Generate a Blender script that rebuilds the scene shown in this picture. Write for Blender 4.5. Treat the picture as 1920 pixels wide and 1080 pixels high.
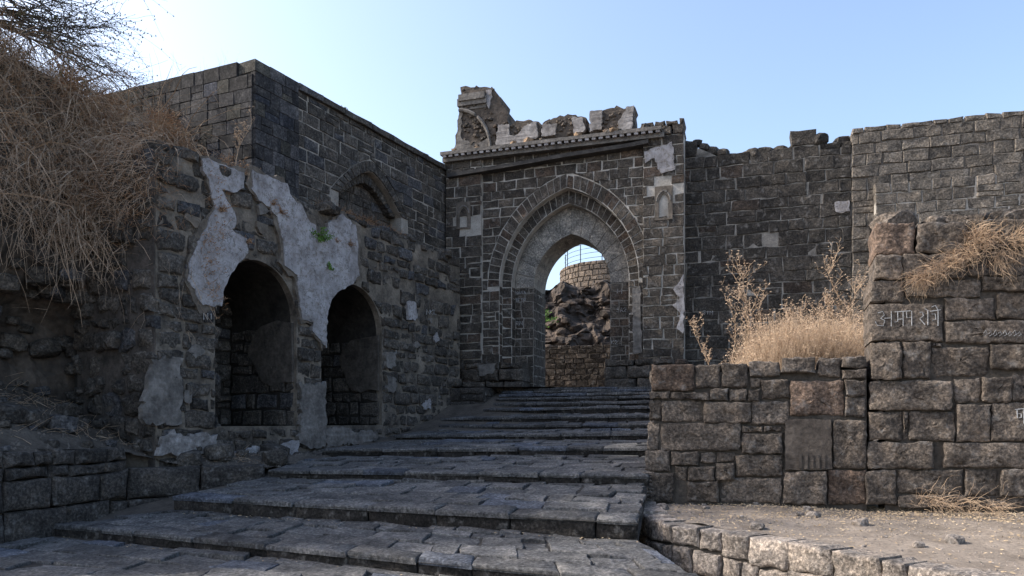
import bpy, math, random
from mathutils import Vector, Matrix, noise
from mathutils.geometry import tessellate_polygon
R = math.radians
for o in list(bpy.data.objects): bpy.data.objects.remove(o)
scene = bpy.context.scene
COL = scene.collection

# ---------------------------------------------------------------- camera, sky, sun, exposure
EYE = 1.5; F = 1400.0; HOR = 790.0           # focal length and eye level, in photo pixels (1920 wide)
cam = bpy.data.cameras.new('camera'); camo = bpy.data.objects.new('camera', cam); COL.objects.link(camo)
camo.location = (0, 0, EYE); camo.rotation_euler = (R(90), 0, 0)
cam.sensor_width = 36; cam.lens = 36*F/1920; cam.shift_y = (HOR-540)/1920; cam.clip_end = 6000; cam.clip_start = .1
scene.camera = camo
SUN_AZ = R(9); SUN_EL = R(39)               # sun stands to the left, slightly beyond the picture plane
sdir = Vector((-math.cos(SUN_AZ)*math.cos(SUN_EL), math.sin(SUN_AZ)*math.cos(SUN_EL), math.sin(SUN_EL)))
world = bpy.data.worlds.new('World'); scene.world = world; world.use_nodes = True
wn = world.node_tree; wn.nodes.clear()
sky = wn.nodes.new('ShaderNodeTexSky'); sky.sky_type = 'NISHITA'; sky.sun_disc = False
sky.sun_elevation = SUN_EL; sky.sun_rotation = math.atan2(sdir.x, sdir.y); sky.dust_density = 3.0; sky.air_density = 1.0; sky.ozone_density = 1.0
bg = wn.nodes.new('ShaderNodeBackground'); bg.inputs[1].default_value = .15
wo = wn.nodes.new('ShaderNodeOutputWorld'); wn.links.new(sky.outputs[0], bg.inputs[0]); wn.links.new(bg.outputs[0], wo.inputs[0])
sl = bpy.data.lights.new('sun', 'SUN'); sl.energy = 2.5; sl.angle = R(.53); sl.color = (1, .945, .87)
so = bpy.data.objects.new('sun', sl); COL.objects.link(so); so.rotation_euler = sdir.to_track_quat('Z', 'Y').to_euler()
scene.view_settings.view_transform = 'Standard'; scene.view_settings.look = 'None'
scene.view_settings.exposure = 1.2; scene.view_settings.gamma = 1

# ---------------------------------------------------------------- helpers
rng = random.Random(11)
def lin(c): return tuple((x/12.92 if x <= .04045 else ((x+.055)/1.055)**2.4) for x in [v/255 for v in c])
def at(px, py, Y): return Vector(((px-960)/F*Y, Y, EYE+(HOR-py)/F*Y))
class Frame:                                 # a wall plane: local x along it, local -y towards the viewer, z up
    def __init__(s, ox, oy, deg):
        s.o = Vector((ox, oy)); s.a = R(deg); s.d = Vector((math.cos(s.a), math.sin(s.a))); s.n = Vector((s.d.y, -s.d.x))
    def loc(s, px, py):                      # the point of the wall's face seen at a photo pixel
        k = (px-960)/F; t = (k*s.o.y-s.o.x)/(s.d.x-k*s.d.y); Y = s.o.y+s.d.y*t
        return t, EYE+(HOR-py)/F*Y
    def poly(s, pts): return [s.loc(*p) for p in pts]
    def world(s, t, z, out=0): p = s.o+s.d*t+s.n*out; return Vector((p.x, p.y, z))
def tag(o, label=None, cat=None, group=None, kind=None):
    if label: o['label'] = label
    if cat: o['category'] = cat
    if group: o['group'] = group
    if kind: o['kind'] = kind
    return o
def empty(name, loc=(0,0,0), rz=0, parent=None):
    o = bpy.data.objects.new(name, None); COL.objects.link(o); o.location = loc; o.rotation_euler = (0,0,rz)
    o.empty_display_size = .1
    if parent: o.parent = parent
    return o
def thing(name, label, cat, fr=None, loc=None, group=None):
    o = empty(name, loc if loc is not None else ((fr.o.x, fr.o.y, 0) if fr else (0,0,0)), fr.a if fr else 0)
    return tag(o, label, cat, group)
def mesh(name, V, Fc, mat, parent=None, col=None, smooth=False, center=False):
    loc = Vector((0,0,0))
    if center and V:
        for v in V: loc += Vector(v)
        loc /= len(V); V = [Vector(v)-loc for v in V]
    m = bpy.data.meshes.new(name); m.from_pydata([tuple(v) for v in V], [], Fc)
    if smooth: m.polygons.foreach_set('use_smooth', [True]*len(m.polygons))
    m.materials.append(mat); m.update()
    o = bpy.data.objects.new(name, m); COL.objects.link(o); o.location = loc
    if parent: o.parent = parent
    if col: o.color = (*col, 1)
    return o
class MB:
    def __init__(s): s.V = []; s.F = []
    def add(s, V, Fc): b = len(s.V); s.V += [Vector(v) for v in V]; s.F += [tuple(i+b for i in f) for f in Fc]
    def box(s, x0, x1, y0, y1, z0, z1):
        s.add([(x0,y0,z0),(x1,y0,z0),(x1,y1,z0),(x0,y1,z0),(x0,y0,z1),(x1,y0,z1),(x1,y1,z1),(x0,y1,z1)],
              [(0,3,2,1),(4,5,6,7),(0,1,5,4),(1,2,6,5),(2,3,7,6),(3,0,4,7)])
    def tube(s, pts, radii, n=3):
        b = len(s.V); L = len(pts)
        for i, p in enumerate(pts):
            t = (pts[min(i+1,L-1)]-pts[max(i-1,0)])
            t = t.normalized() if t.length > 1e-6 else Vector((0,0,1))
            a = t.orthogonal().normalized(); c = t.cross(a)
            for k in range(n):
                th = 2*math.pi*k/n; s.V.append(p+(a*math.cos(th)+c*math.sin(th))*radii[i])
        for i in range(L-1):
            for k in range(n):
                s.F.append((b+i*n+k, b+i*n+(k+1)%n, b+(i+1)*n+(k+1)%n, b+(i+1)*n+k))
    def leaf(s, p, d, w, l):
        a = d.orthogonal().normalized(); s.add([p, p+d*l*.5+a*w, p+d*l, p+d*l*.5-a*w], [(0,1,2,3)])
    def build(s, name, mat, parent=None, **k): return mesh(name, s.V, s.F, mat, parent, **k)

# ---------------------------------------------------------------- materials
def nodemat(name, rough=.9):
    m = bpy.data.materials.new(name); m.use_nodes = True; nt = m.node_tree; b = nt.nodes['Principled BSDF']
    b.inputs['Roughness'].default_value = rough; b.inputs['Specular IOR Level'].default_value = .25
    return m, nt, b
def N(nt, t, **k):
    n = nt.nodes.new(t)
    for a, v in k.items(): setattr(n, a, v)
    return n
def coords(nt):
    tc = N(nt,'ShaderNodeTexCoord'); oi = N(nt,'ShaderNodeObjectInfo'); ma = N(nt,'ShaderNodeMath', operation='MULTIPLY'); ma.inputs[1].default_value = 37
    nt.links.new(oi.outputs['Random'], ma.inputs[0]); va = N(nt,'ShaderNodeVectorMath', operation='ADD')
    nt.links.new(tc.outputs['Object'], va.inputs[0]); nt.links.new(ma.outputs[0], va.inputs[1]); return va.outputs[0], oi
def noise_n(nt, vec, scale, detail=6, rough=.6):
    n = N(nt,'ShaderNodeTexNoise'); n.inputs['Scale'].default_value = scale; n.inputs['Detail'].default_value = detail
    n.inputs['Roughness'].default_value = rough; nt.links.new(vec, n.inputs['Vector']); return n.outputs['Fac']
def ramp(nt, fac, stops):
    r = N(nt,'ShaderNodeValToRGB'); e = r.color_ramp.elements
    while len(e) < len(stops): e.new(.5)
    for i, (p, c) in enumerate(stops): e[i].position = p; e[i].color = (*c, 1) if len(c) == 3 else c
    nt.links.new(fac, r.inputs[0]); return r.outputs[0]
def mix(nt, fac, a, b, mode='MIX'):
    m = N(nt,'ShaderNodeMix', data_type='RGBA', blend_type=mode)
    for s, v in ((m.inputs[0], fac), (m.inputs[6], a), (m.inputs[7], b)):
        if isinstance(v, (int, float)): s.default_value = v
        elif isinstance(v, tuple): s.default_value = (*v, 1)
        else: nt.links.new(v, s)
    return m.outputs[2]
def bump(nt, b, hs, strength=.6, dist=.02):
    prev = None
    for h, w in hs:
        bn = N(nt,'ShaderNodeBump'); bn.inputs['Strength'].default_value = strength*w; bn.inputs['Distance'].default_value = dist
        nt.links.new(h, bn.inputs['Height'])
        if prev: nt.links.new(prev, bn.inputs['Normal'])
        prev = bn.outputs[0]
    nt.links.new(prev, b.inputs['Normal'])
def stone_mat(name, speck=(.30,.28,.26), amt=.5, pits=True, dist=.02):
    m, nt, b = nodemat(name); v, oi = coords(nt)
    n1 = noise_n(nt, v, 3.5, 8, .65); n2 = noise_n(nt, v, 28, 6, .7); n3 = noise_n(nt, v, 9, 5, .6)
    c = mix(nt, 1.0, oi.outputs['Color'], ramp(nt, n1, [(.27,(.38,.38,.40)),(.5,(1,1,1)),(.73,(1.85,1.76,1.65))]), 'MULTIPLY')
    c = mix(nt, 1.0, c, ramp(nt, n2, [(.32,(.35,.35,.35)),(.52,(1,1,1)),(.68,(1.9,1.9,1.9))]), 'MULTIPLY')
    f = ramp(nt, n3, [(.56,(0,0,0)),(.74,(amt,amt,amt))]); c = mix(nt, f, c, speck)
    nt.links.new(c, b.inputs['Base Color'])
    vo = N(nt,'ShaderNodeTexVoronoi'); vo.inputs['Scale'].default_value = 38; nt.links.new(v, vo.inputs['Vector'])
    bump(nt, b, [(n3,1.0),(n2,1.1)]+([(vo.outputs['Distance'],.35)] if pits else []), .8, dist)
    return m
def plain_mat(name, c1, c2, scale=6, rough=.9, bs=.5, dist=.01, fine=40):
    m, nt, b = nodemat(name, rough); v, oi = coords(nt)
    n1 = noise_n(nt, v, scale, 8, .65); n2 = noise_n(nt, v, fine, 4, .6)
    c = ramp(nt, n1, [(.3,c1),(.7,c2)]); c = mix(nt, 1.0, c, ramp(nt, n2, [(.3,(.7,.7,.7)),(.7,(1.25,1.25,1.25))]), 'MULTIPLY')
    nt.links.new(c, b.inputs['Base Color']); bump(nt, b, [(n1,1),(n2,.7)], bs, dist); return m
STONE = stone_mat('weathered_basalt'); SMOOTH = stone_mat('dressed_basalt', amt=.25, pits=False, dist=.006)
PAVE = stone_mat('worn_paving', speck=(.16,.16,.17), amt=.5, pits=False, dist=.012)
MORTAR = plain_mat('lime_mortar', (.25,.23,.20), (.52,.48,.43), 3)
DARKCORE = plain_mat('dark_joint', (.018,.017,.016), (.07,.062,.055), 5, dist=.04)
CORE = plain_mat('rubble_core', (.03,.028,.026), (.13,.11,.095), 4, dist=.05, fine=18)
SOIL = plain_mat('dry_soil', (.145,.118,.094), (.29,.243,.198), 2.2, dist=.03, fine=30)
DIRT = plain_mat('dark_soil', (.05,.042,.035), (.13,.11,.09), 2.5, dist=.04, fine=25)
ROCK = plain_mat('bank_rock', (.03,.027,.025), (.13,.105,.085), 1.6, dist=.10, fine=11)
BROWNROCK = plain_mat('brown_rock', (.018,.0155,.0135), (.12,.09,.07), 1.3, dist=.15, fine=7)
CEMENT = plain_mat('grey_cement', (.075,.068,.062), (.24,.22,.20), 4, dist=.03, fine=18)
SHADECORE = plain_mat('shaded_rubble', (.012,.011,.010), (.05,.044,.038), 3, dist=.05, fine=14)  # rubble with the deep shade of the arch recesses put into its colour
EMORT = plain_mat('earth_mortar', (.025,.022,.02), (.27,.23,.185), 2.0, dist=.05, fine=20)
OLDPLW = plain_mat('flaking_plaster', (.06,.052,.046), (.40,.375,.36), 6, dist=.04, fine=16)
EARTHP2 = plain_mat('scratch_coat', (.07,.058,.047), (.20,.17,.14), 4, dist=.03, fine=18)
EARTHP = plain_mat('earth_plaster', (.035,.03,.027), (.125,.108,.09), 3.5, dist=.04, fine=16)
def plaster_mat():
    m, nt, b = nodemat('lime_plaster'); v, oi = coords(nt)
    n1 = noise_n(nt, v, 2.2, 9, .7); n2 = noise_n(nt, v, 14, 7, .7); n3 = noise_n(nt, v, 60, 3)
    c = ramp(nt, n1, [(.3,(.15,.135,.13)),(.5,(.34,.325,.33)),(.7,(.48,.465,.47))])
    c = mix(nt, ramp(nt, n2, [(.50,(0,0,0)),(.66,(.85,.85,.85))]), c, (.15,.125,.10))
    mp = N(nt,'ShaderNodeMapping'); mp.inputs['Scale'].default_value = (3.2,3.2,.6); nt.links.new(v, mp.inputs[0])
    n4 = noise_n(nt, mp.outputs[0], 1.6, 6, .65); c = mix(nt, ramp(nt, n4, [(.50,(0,0,0)),(.72,(.6,.6,.6))]), c, (.14,.13,.125))
    vo = N(nt,'ShaderNodeTexVoronoi', feature='DISTANCE_TO_EDGE'); vo.inputs['Scale'].default_value = 2.3
    wv = N(nt,'ShaderNodeVectorMath', operation='ADD'); nz = N(nt,'ShaderNodeTexNoise'); nz.inputs['Scale'].default_value = 4; nt.links.new(v, nz.inputs[0]); nt.links.new(v, wv.inputs[0]); nt.links.new(nz.outputs[1], wv.inputs[1]); nt.links.new(wv.outputs[0], vo.inputs['Vector'])
    c = mix(nt, ramp(nt, vo.outputs['Distance'], [(.0,(.8,.8,.8)),(.018,(0,0,0))]), c, (.06,.055,.05))
    nt.links.new(c, b.inputs['Base Color']); bump(nt, b, [(n1,.6),(n2,.8),(n3,.3)], .7, .012); return m
PLASTER = plaster_mat()
STRAW = plain_mat('dry_straw', (.33,.225,.145), (.56,.42,.29), 9, rough=.8, bs=.1)
BRUSH = plain_mat('grey_stem', (.28,.19,.125), (.52,.40,.29), 7, bs=.1)
RUST = plain_mat('rust_foliage', (.20,.11,.06), (.40,.24,.135), 7, bs=.1)
TWIG = plain_mat('tree_bark', (.05,.042,.036), (.12,.10,.085), 7, bs=.2)
OLIVE = plain_mat('olive_leaf', (.06,.065,.03), (.13,.12,.06), 9, bs=.1)
GREEN = plain_mat('green_leaf', (.05,.12,.02), (.14,.24,.05), 9, bs=.1)
WOOD = plain_mat('blackened_slab', (.025,.024,.024), (.075,.07,.066), 5, dist=.02)
METAL = plain_mat('rail_paint', (.02,.025,.035), (.04,.05,.06), 9, rough=.5, bs=.1)
CHALK = plain_mat('chalk', (.22,.215,.21), (.55,.55,.55), 22, bs=.1)
LITTER = plain_mat('dead_leaf', (.20,.14,.08), (.52,.41,.28), 3, bs=.1)
OCHRE = plain_mat('ochre_rubble', (.10,.065,.04), (.36,.25,.16), 7, dist=.05, fine=20)

def shade(c, v): k = rng.uniform(1-v, 1+v); return tuple(x*k for x in c)
# stone colours (base reflectance)
def tone(kind):
    g = rng.uniform(.75, 1.3)
    base = {'dark': (.044,.039,.034), 'gate': (.062,.053,.0445), 'grey': (.108,.095,.081), 'ashlar': (.046,.0445,.046), 'fore': (.096,.079,.065),
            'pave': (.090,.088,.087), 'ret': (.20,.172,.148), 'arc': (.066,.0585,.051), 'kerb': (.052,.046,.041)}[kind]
    if rng.random() < (.05 if kind == 'fore' else .12) and kind in ('dark','gate','fore'): base = (base[0]*1.22, base[1]*1.06, base[2]*.98)
    if rng.random() < .10 and kind in ('ashlar','arc','pave'): base = (base[0]*.9, base[1]*1.0, base[2]*1.2)
    if kind == 'ashlar': g = rng.choice((.6,.8,1,1.15,1.5)); 
    if kind == 'ashlar' and rng.random() < .15: base = (.066,.062,.053)
    return tuple(c*g for c in base)

# ---------------------------------------------------------------- stones
def clip(poly, p, n):                        # keep the side n points to
    out = []
    for i in range(len(poly)):
        a, b = poly[i], poly[(i+1)%len(poly)]
        da = (a[0]-p[0])*n[0]+(a[1]-p[1])*n[1]; db = (b[0]-p[0])*n[0]+(b[1]-p[1])*n[1]
        if da >= 0: out.append(a)
        if da*db < 0: k = da/(da-db); out.append((a[0]+(b[0]-a[0])*k, a[1]+(b[1]-a[1])*k))
    return out
def area(p): return .5*sum(p[i][0]*p[(i+1)%len(p)][1]-p[(i+1)%len(p)][0]*p[i][1] for i in range(len(p)))
WALLMAP = lambda a, b, o: Vector((a, -o, b))
def stone(name, poly, mapf, parent, mat, col, depth=.12, proud=.03, gap=.008, ch=.02, seg=.18, jit=.008, rings=1, rough=.008, round_=.0, tilt=.01):
    if area(poly) < 0: poly = poly[::-1]
    if abs(area(poly)) < .0012: return None
    cx = sum(p[0] for p in poly)/len(poly); cy = sum(p[1] for p in poly)/len(poly)
    size = math.sqrt(abs(area(poly)))
    g = min(gap, size*.15); ch = min(ch, size*.22)
    pts = []
    for i in range(len(poly)):
        a, b, z = poly[i], poly[(i+1)%len(poly)], poly[i-1]
        L = math.hypot(b[0]-a[0], b[1]-a[1]); k = max(1, min(10, int(L/seg+.5)))
        for j in range(k):
            t = j/k; x = a[0]+(b[0]-a[0])*t; y = a[1]+(b[1]-a[1])*t
            if j == 0: x += (cx-x)*round_; y += (cy-y)*round_
            pts.append((x, y))
    ring = []
    for x, y in pts:
        dx, dy = cx-x, cy-y; L = math.hypot(dx, dy) or 1
        ring.append((x+dx/L*g*1.3+rng.uniform(-jit,jit), y+dy/L*g*1.3+rng.uniform(-jit,jit)))
    n = len(ring); ox = rng.uniform(0, 90); tx, ty = rng.uniform(-tilt,tilt)/size, rng.uniform(-tilt,tilt)/size
    V = [mapf(x, y, -depth) for x, y in ring]
    def inset(r, d): 
        o = []
        for x, y in r:
            dx, dy = cx-x, cy-y; L = math.hypot(dx, dy) or 1; k = min(d/L, .9); o.append((x+dx*k, y+dy*k))
        return o
    def h(x, y): return proud+(x-cx)*tx+(y-cy)*ty+noise.noise(Vector((x*5+ox, y*5, 3)))*rough*1.6+noise.noise(Vector((x*16+ox, y*16, 7)))*rough
    V += [mapf(x, y, h(x,y)-ch*rng.uniform(.7,1.3)) for x, y in ring]
    r = inset(ring, ch); V += [mapf(x, y, h(x,y)) for x, y in r]
    for q in range(1, rings):
        k = q/rings; rr = [(x+(cx-x)*k+rng.uniform(-jit,jit), y+(cy-y)*k+rng.uniform(-jit,jit)) for x, y in r]
        V += [mapf(x, y, h(x,y)) for x, y in rr]
    V.append(mapf(cx, cy, h(cx,cy)))
    Fc = []; nr = 2+rings
    for q in range(nr-1):
        for i in range(n): Fc.append((q*n+i, q*n+(i+1)%n, (q+1)*n+(i+1)%n, (q+1)*n+i))
    for i in range(n): Fc.append(((nr-1)*n+i, (nr-1)*n+(i+1)%n, len(V)-1))
    o = mesh(name, V, Fc, mat, parent, col=col, center=True)
    if rings > 1:
        for i, f in enumerate(o.data.polygons): f.use_smooth = i >= 2*n
    return o
def courses(s0, s1, z0, z1, h, l, hv=.25, lv=.4, wob=.012):
    out = []; z = z0
    while z < z1-h*.3:
        hh = h*rng.uniform(1-hv, 1+hv)
        if z+hh > z1-h*.35: hh = z1-z
        s = s0-(rng.uniform(0, l*.5)); first = True
        while s < s1:
            ll = l*rng.uniform(1-lv, 1+lv)
            a, b = max(s, s0), min(s+ll, s1)
            if s1-(s+ll) < l*.3: b = s1; ll = s1-s+.01
            if b-a > .05:
                j = lambda: rng.uniform(-wob, wob)
                if rng.random() < .07 and hh > .2 and b-a > .2:
                    m = z+hh*rng.uniform(.4,.6); out += [[(a,z),(b,z),(b,m),(a,m)], [(a,m),(b,m),(b,z+hh),(a,z+hh)]]
                else: out.append([(a+j(),z+j()),(b+j(),z+j()),(b+j(),z+hh+j()),(a+j(),z+hh+j())])
            s += ll
        z += hh
    return out
class Arch:                                  # pointed two-centre arch: half width w, spring zs, rise h
    def __init__(s, c, w, zs, h): s.c, s.w, s.zs, s.h = c, w, zs, h; s.Rr = (w*w+h*h)/(2*w)
    def sd(s, x, z):                         # >0 outside
        u = abs(x-s.c)
        if z <= s.zs: return u-s.w
        return math.hypot(u-(s.w-s.Rr), z-s.zs)-s.Rr
    def grad(s, x, z):
        u = abs(x-s.c); sg = 1 if x >= s.c else -1
        if z <= s.zs: return (sg, 0)
        a, b = u-(s.w-s.Rr), z-s.zs; L = math.hypot(a, b) or 1; return (sg*a/L, b/L)
    def top(s, x):
        u = abs(x-s.c)
        return None if u >= s.w else s.zs+math.sqrt(max(0, s.Rr**2-(u-(s.w-s.Rr))**2))
    def pts(s, n=16):                        # right springing over the apex to the left springing
        th = math.atan2(s.h, -(s.w-s.Rr)); o = []
        for i in range(n+1): a = th*i/n; o.append((s.w-s.Rr+s.Rr*math.cos(a), s.zs+s.Rr*math.sin(a)))
        return [(s.c+x, z) for x, z in o]+[(s.c-x, z) for x, z in o[-2::-1]]
class FlatArch(Arch):                        # low pointed arch, rise smaller than its half width
    def top(s, x):
        u = abs(x-s.c); return None if u >= s.w else s.zs+s.h*(1-(u/s.w)**1.55)
    def sd(s, x, z):
        u = abs(x-s.c)
        if z <= s.zs or u >= s.w: return u-s.w
        g = s.h*1.55*(max(u,.02)/s.w)**.55/s.w; return (z-s.top(x))/math.sqrt(1+g*g)
    def grad(s, x, z):
        u = abs(x-s.c); sg = 1 if x >= s.c else -1
        if z <= s.zs or u >= s.w: return (sg, 0)
        g = s.h*1.55*(max(u,.02)/s.w)**.55/s.w; L = math.sqrt(1+g*g); return (sg*g/L, 1/L)
    def pts(s, n=16):
        o = [(s.w*(1-i/n), s.zs+s.h*(1-(1-i/n)**1.55)) for i in range(n+1)]
        return [(s.c+x, z) for x, z in o]+[(s.c-x, z) for x, z in o[-2::-1]]
def carve(poly, arch):
    cx = sum(p[0] for p in poly)/len(poly); cz = sum(p[1] for p in poly)/len(poly)
    ds = [arch.sd(*p) for p in poly]
    if min(ds) >= 0 and arch.sd(cx, cz) > 0: return poly
    if max(ds) <= .02: return None
    g = arch.grad(cx, cz); d = arch.sd(cx, cz); q = clip(poly, (cx-g[0]*d, cz-g[1]*d), g)
    return q if len(q) > 2 and abs(area(q)) > .006 else None
def voussoirs(parent, a0, a1, n, y, mat, kind, name='voussoir', depth=.3, **k):   # stones between two arch curves
    A, B = a0.pts(n), a1.pts(n)
    for i in range(len(A)-1):
        stone(name, [A[i], B[i], B[i+1], A[i+1]], lambda a, b, o: Vector((a, y-o, b)), parent, mat, tone(kind), depth=depth, **k)
def solid_panel(name, s0, s1, zbot, ztop, arches, y0, y1, mat, parent, step=.12, bottoms=None):
    # a thick wall slab between y0 (front) and y1 (back), with arched openings running through it
    xs = set([s0, s1]); k = int((s1-s0)/step)+1
    for i in range(k+1): xs.add(s0+(s1-s0)*i/k)
    for a, zb in arches:
        for p in a.pts(14): xs.add(min(max(p[0], s0), s1))
    xs = sorted(xs); m = MB()
    f = ztop if callable(ztop) else (lambda s: ztop)
    for i in range(len(xs)-1):
        a, b = xs[i], xs[i+1]
        if b-a < 1e-5: continue
        mid = (a+b)/2; spans = [(zbot, zbot, f(a), f(b))]
        for ar, zb in arches:
            if abs(mid-ar.c) < ar.w:
                ta = ar.top(a) or ar.zs; tb = ar.top(b) or ar.zs
                spans = [(ta, tb, f(a), f(b))]
                if zb > zbot+.01: spans.append((zbot, zbot, zb, zb))
        for l0, l1, h0, h1 in spans:
            m.add([(a,y0,l0),(b,y0,l1),(b,y0,h1),(a,y0,h0),(a,y1,l0),(b,y1,l1),(b,y1,h1),(a,y1,h0)],
                  [(0,1,2,3),(5,4,7,6),(3,2,6,7),(4,5,1,0)])
    for ar, zb in arches:
        for sg in (-1, 1): x = ar.c+sg*ar.w; m.add([(x,y0,zb),(x,y1,zb),(x,y1,ar.zs),(x,y0,ar.zs)], [(0,1,2,3)])
    for x in (s0, s1): m.add([(x,y0,zbot),(x,y1,zbot),(x,y1,f(x)),(x,y0,f(x))], [(0,1,2,3)])
    return m.build(name, mat, parent)
def slab(name, pts, y_front, thick, mat, parent, seg=.07, jit=.02, smooth=False):   # a flat sheet of plaster with a broken edge
    P = []
    for i in range(len(pts)):
        a, b = pts[i], pts[(i+1)%len(pts)]; L = math.hypot(b[0]-a[0], b[1]-a[1]); k = max(1, int(L/seg))
        for j in range(k):
            t = j/k; P.append((a[0]+(b[0]-a[0])*t+rng.uniform(-jit,jit), a[1]+(b[1]-a[1])*t+rng.uniform(-jit,jit)))
    tri = tessellate_polygon([[Vector((x, z, 0)) for x, z in P]]); n = len(P)
    V = [(x, y_front+rng.uniform(-.004,.004), z) for x, z in P]+[(x, y_front+thick, z) for x, z in P]
    Fc = [tuple(t) for t in tri]+[(i, (i+1)%n, n+(i+1)%n, n+i) for i in range(n)]
    return mesh(name, V, Fc, mat, parent)
def rock(name, c, r, mat, parent=None, col=None, sub=2, sq=(1,1,.7), seed=0, amp=.3):
    import bmesh
    bm = bmesh.new(); bmesh.ops.create_icosphere(bm, subdivisions=sub, radius=1)
    V = []
    for v in bm.verts:
        p = v.co.copy(); k = 1+noise.noise(p*1.3+Vector((seed*3.1,seed,0)))*amp*1.5+noise.noise(p*3.5+Vector((0,seed*2.3,seed)))*amp*.5
        p = Vector((max(-.72,min(.72,p.x*k)), max(-.72,min(.72,p.y*k)), max(-.72,min(.72,p.z*k))))*1.3
        V.append(Vector((p.x*r*sq[0], p.y*r*sq[1], p.z*r*sq[2])))
    Fc = [tuple(v.index for v in f.verts) for f in bm.faces]; bm.free()
    o = mesh(name, V, Fc, mat, parent, col=col); o.location = c; o.rotation_euler = (rng.uniform(-.2,.2), rng.uniform(-.2,.2), rng.uniform(0,6))
    return o
def sheet(name, fn, nu, nv, mat, parent=None, smooth=True, kind='structure'):
    V = [fn(i/nu, j/nv) for j in range(nv+1) for i in range(nu+1)]
    Fc = [(j*(nu+1)+i, j*(nu+1)+i+1, (j+1)*(nu+1)+i+1, (j+1)*(nu+1)+i) for j in range(nv) for i in range(nu)]
    o = mesh(name, V, Fc, mat, parent, smooth=smooth)
    if kind and not parent: o['kind'] = kind
    return o
def strokes(name, lines, mapf, parent, r=.006):
    m = MB()
    for ln in lines:
        pts = [mapf(*p) for p in ln]; m.tube(pts, [r]*len(pts), 4)
    return m.build(name, CHALK, parent)

# ================================================================ SETTING: ground and stairway
g = sheet('ground', lambda u, v: Vector(((u-.5)*5000, -2000+v*5000, -.06)), 8, 8, SOIL, smooth=False)
NOSE = [  # left end, right end of each step's front edge (photo pixel, depth) -> point
 ((100,984,9.35),(1262,1094,6.0),.125),((322,931,10.1),(1196,977,7.55),.185),((500,881,11.2),(1215,891,9.6),.11),
 ((600,843,13.0),(1220,838,11.4),.115),((738,816,15.2),(1222,811,12.7),.105),((822,798,16.3),(1224,794,13.5),.09),
 ((826,784,16.8),(1226,777,14.1),.11),((905,767,17.0),(1228,761,14.7),.13),((925,757,17.3),(1230,751,15.2),.09),
 ((930,747,17.6),(1232,741,15.7),.10),((935,740,17.9),(1234,735,16.05),.07),((940,734,18.15),(1236,729,16.4),.07),((945,729,18.4),(1238,725,16.75),.06)]
nl = [at(*a) for a, b, r in NOSE]; nr_ = [at(*b) for a, b, r in NOSE]; ris = [r for a, b, r in NOSE]
for i in range(0, 3): nr_[i] = nr_[i]+(nr_[i]-nl[i]).normalized()*(.35,.0,.0)[i]
for i in range(3, 13): nr_[i] = nr_[i]+Vector((.35,-.11,0))     # run on behind the low wall
stairs = tag(empty('stairway'), kind='structure')
pave = tag(empty('pavement'), kind='structure')
def tread(parent, a0, a1, b0, b1, rowh, lm, first_row=None, nose_h=.15, nosing=True):
    # paved quad: front edge a0->a1, back edge b0->b1
    La = (a1-a0).length; D = (((b0-a0).length+(b1-a1).length)/2)
    def mp(a, b, o):
        u = a/La; v = b/D; p = (a0*(1-u)+a1*u)*(1-v)+(b0*(1-u)+b1*u)*v; return p+Vector((0,0,o))
    NB = 14
    V = [mp(La*i/NB, D*j/2, -.028) for j in range(3) for i in range(NB+1)]
    Fc = [(j*(NB+1)+i, j*(NB+1)+i+1, (j+1)*(NB+1)+i+1, (j+1)*(NB+1)+i) for j in range(2) for i in range(NB)]
    mesh('bedding', V, Fc, PAVEJOINT, parent)
    b = 0
    if nosing:
        w = min(.34, D*.8); s = 0
        while s < La-.02:
            l = rng.uniform(.55, 1.25); e = min(La, s+l)
            if La-e < .3: e = La
            j = lambda k=.012: rng.uniform(-k, k)
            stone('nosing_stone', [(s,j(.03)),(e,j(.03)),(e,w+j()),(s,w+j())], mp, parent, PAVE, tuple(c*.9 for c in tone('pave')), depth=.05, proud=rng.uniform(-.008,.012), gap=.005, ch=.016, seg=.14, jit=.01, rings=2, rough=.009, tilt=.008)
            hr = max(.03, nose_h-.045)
            stone('riser_stone', [(s,0),(e,0),(e,hr),(s,hr)], lambda a, h, o: mp(a, .03-o, -nose_h+h), parent, STONE, tuple(c*.55 for c in tone('kerb')), depth=.12, proud=.0, gap=.004, ch=.014, seg=.16, jit=.006, rings=2, rough=.010, tilt=.01)  # riser tone darkened: black staining plus the shade of the upright face
            s = e
        b = w
    while b < D-.05:
        hh = rowh*rng.uniform(.65, 1.35)
        if D-(b+hh) < rowh*.45: hh = D-b
        s = -rng.uniform(0, lm*.6)
        while s < La:
            l = lm*rng.uniform(.5, 1.6); x0, x1 = max(0, s), min(La, s+l)
            if x1-x0 > .08:
                j = lambda k=.03: rng.uniform(-k, k)
                stone('paving_stone', [(x0+j(),b+j(.02)),(x1+j(),b+j(.02)),(x1+j(),b+hh+j(.02)),(x0+j(),b+hh+j(.02))], mp, parent, PAVE, tone('pave'), depth=.06, proud=rng.uniform(-.016,.020), gap=.011, ch=.008, seg=.14, jit=.018, rings=1, rough=.006, tilt=.02)
            s += l
        b += hh
PAVEJOINT = plain_mat('paving_joint', (.022,.02,.019), (.075,.068,.06), 3, dist=.02)
for i in range(13):
    st = empty('step', parent=stairs)
    if i < 12: b0, b1 = nl[i+1]-Vector((0,0,ris[i+1])), nr_[i+1]-Vector((0,0,ris[i+1]))
    else: b0, b1 = nl[i]+Vector((.3,1.3,.02)), nr_[i]+Vector((.3,1.3,.02))
    # step ends run a little under the walls
    tread(st, nl[i], nr_[i], b0+Vector((0,.12,0)), b1+Vector((0,.12,0)), (.34,.32,.30,.30)[i] if i < 4 else .26, .52 if i < 4 else .5, nose_h=ris[i]+.04)
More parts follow.
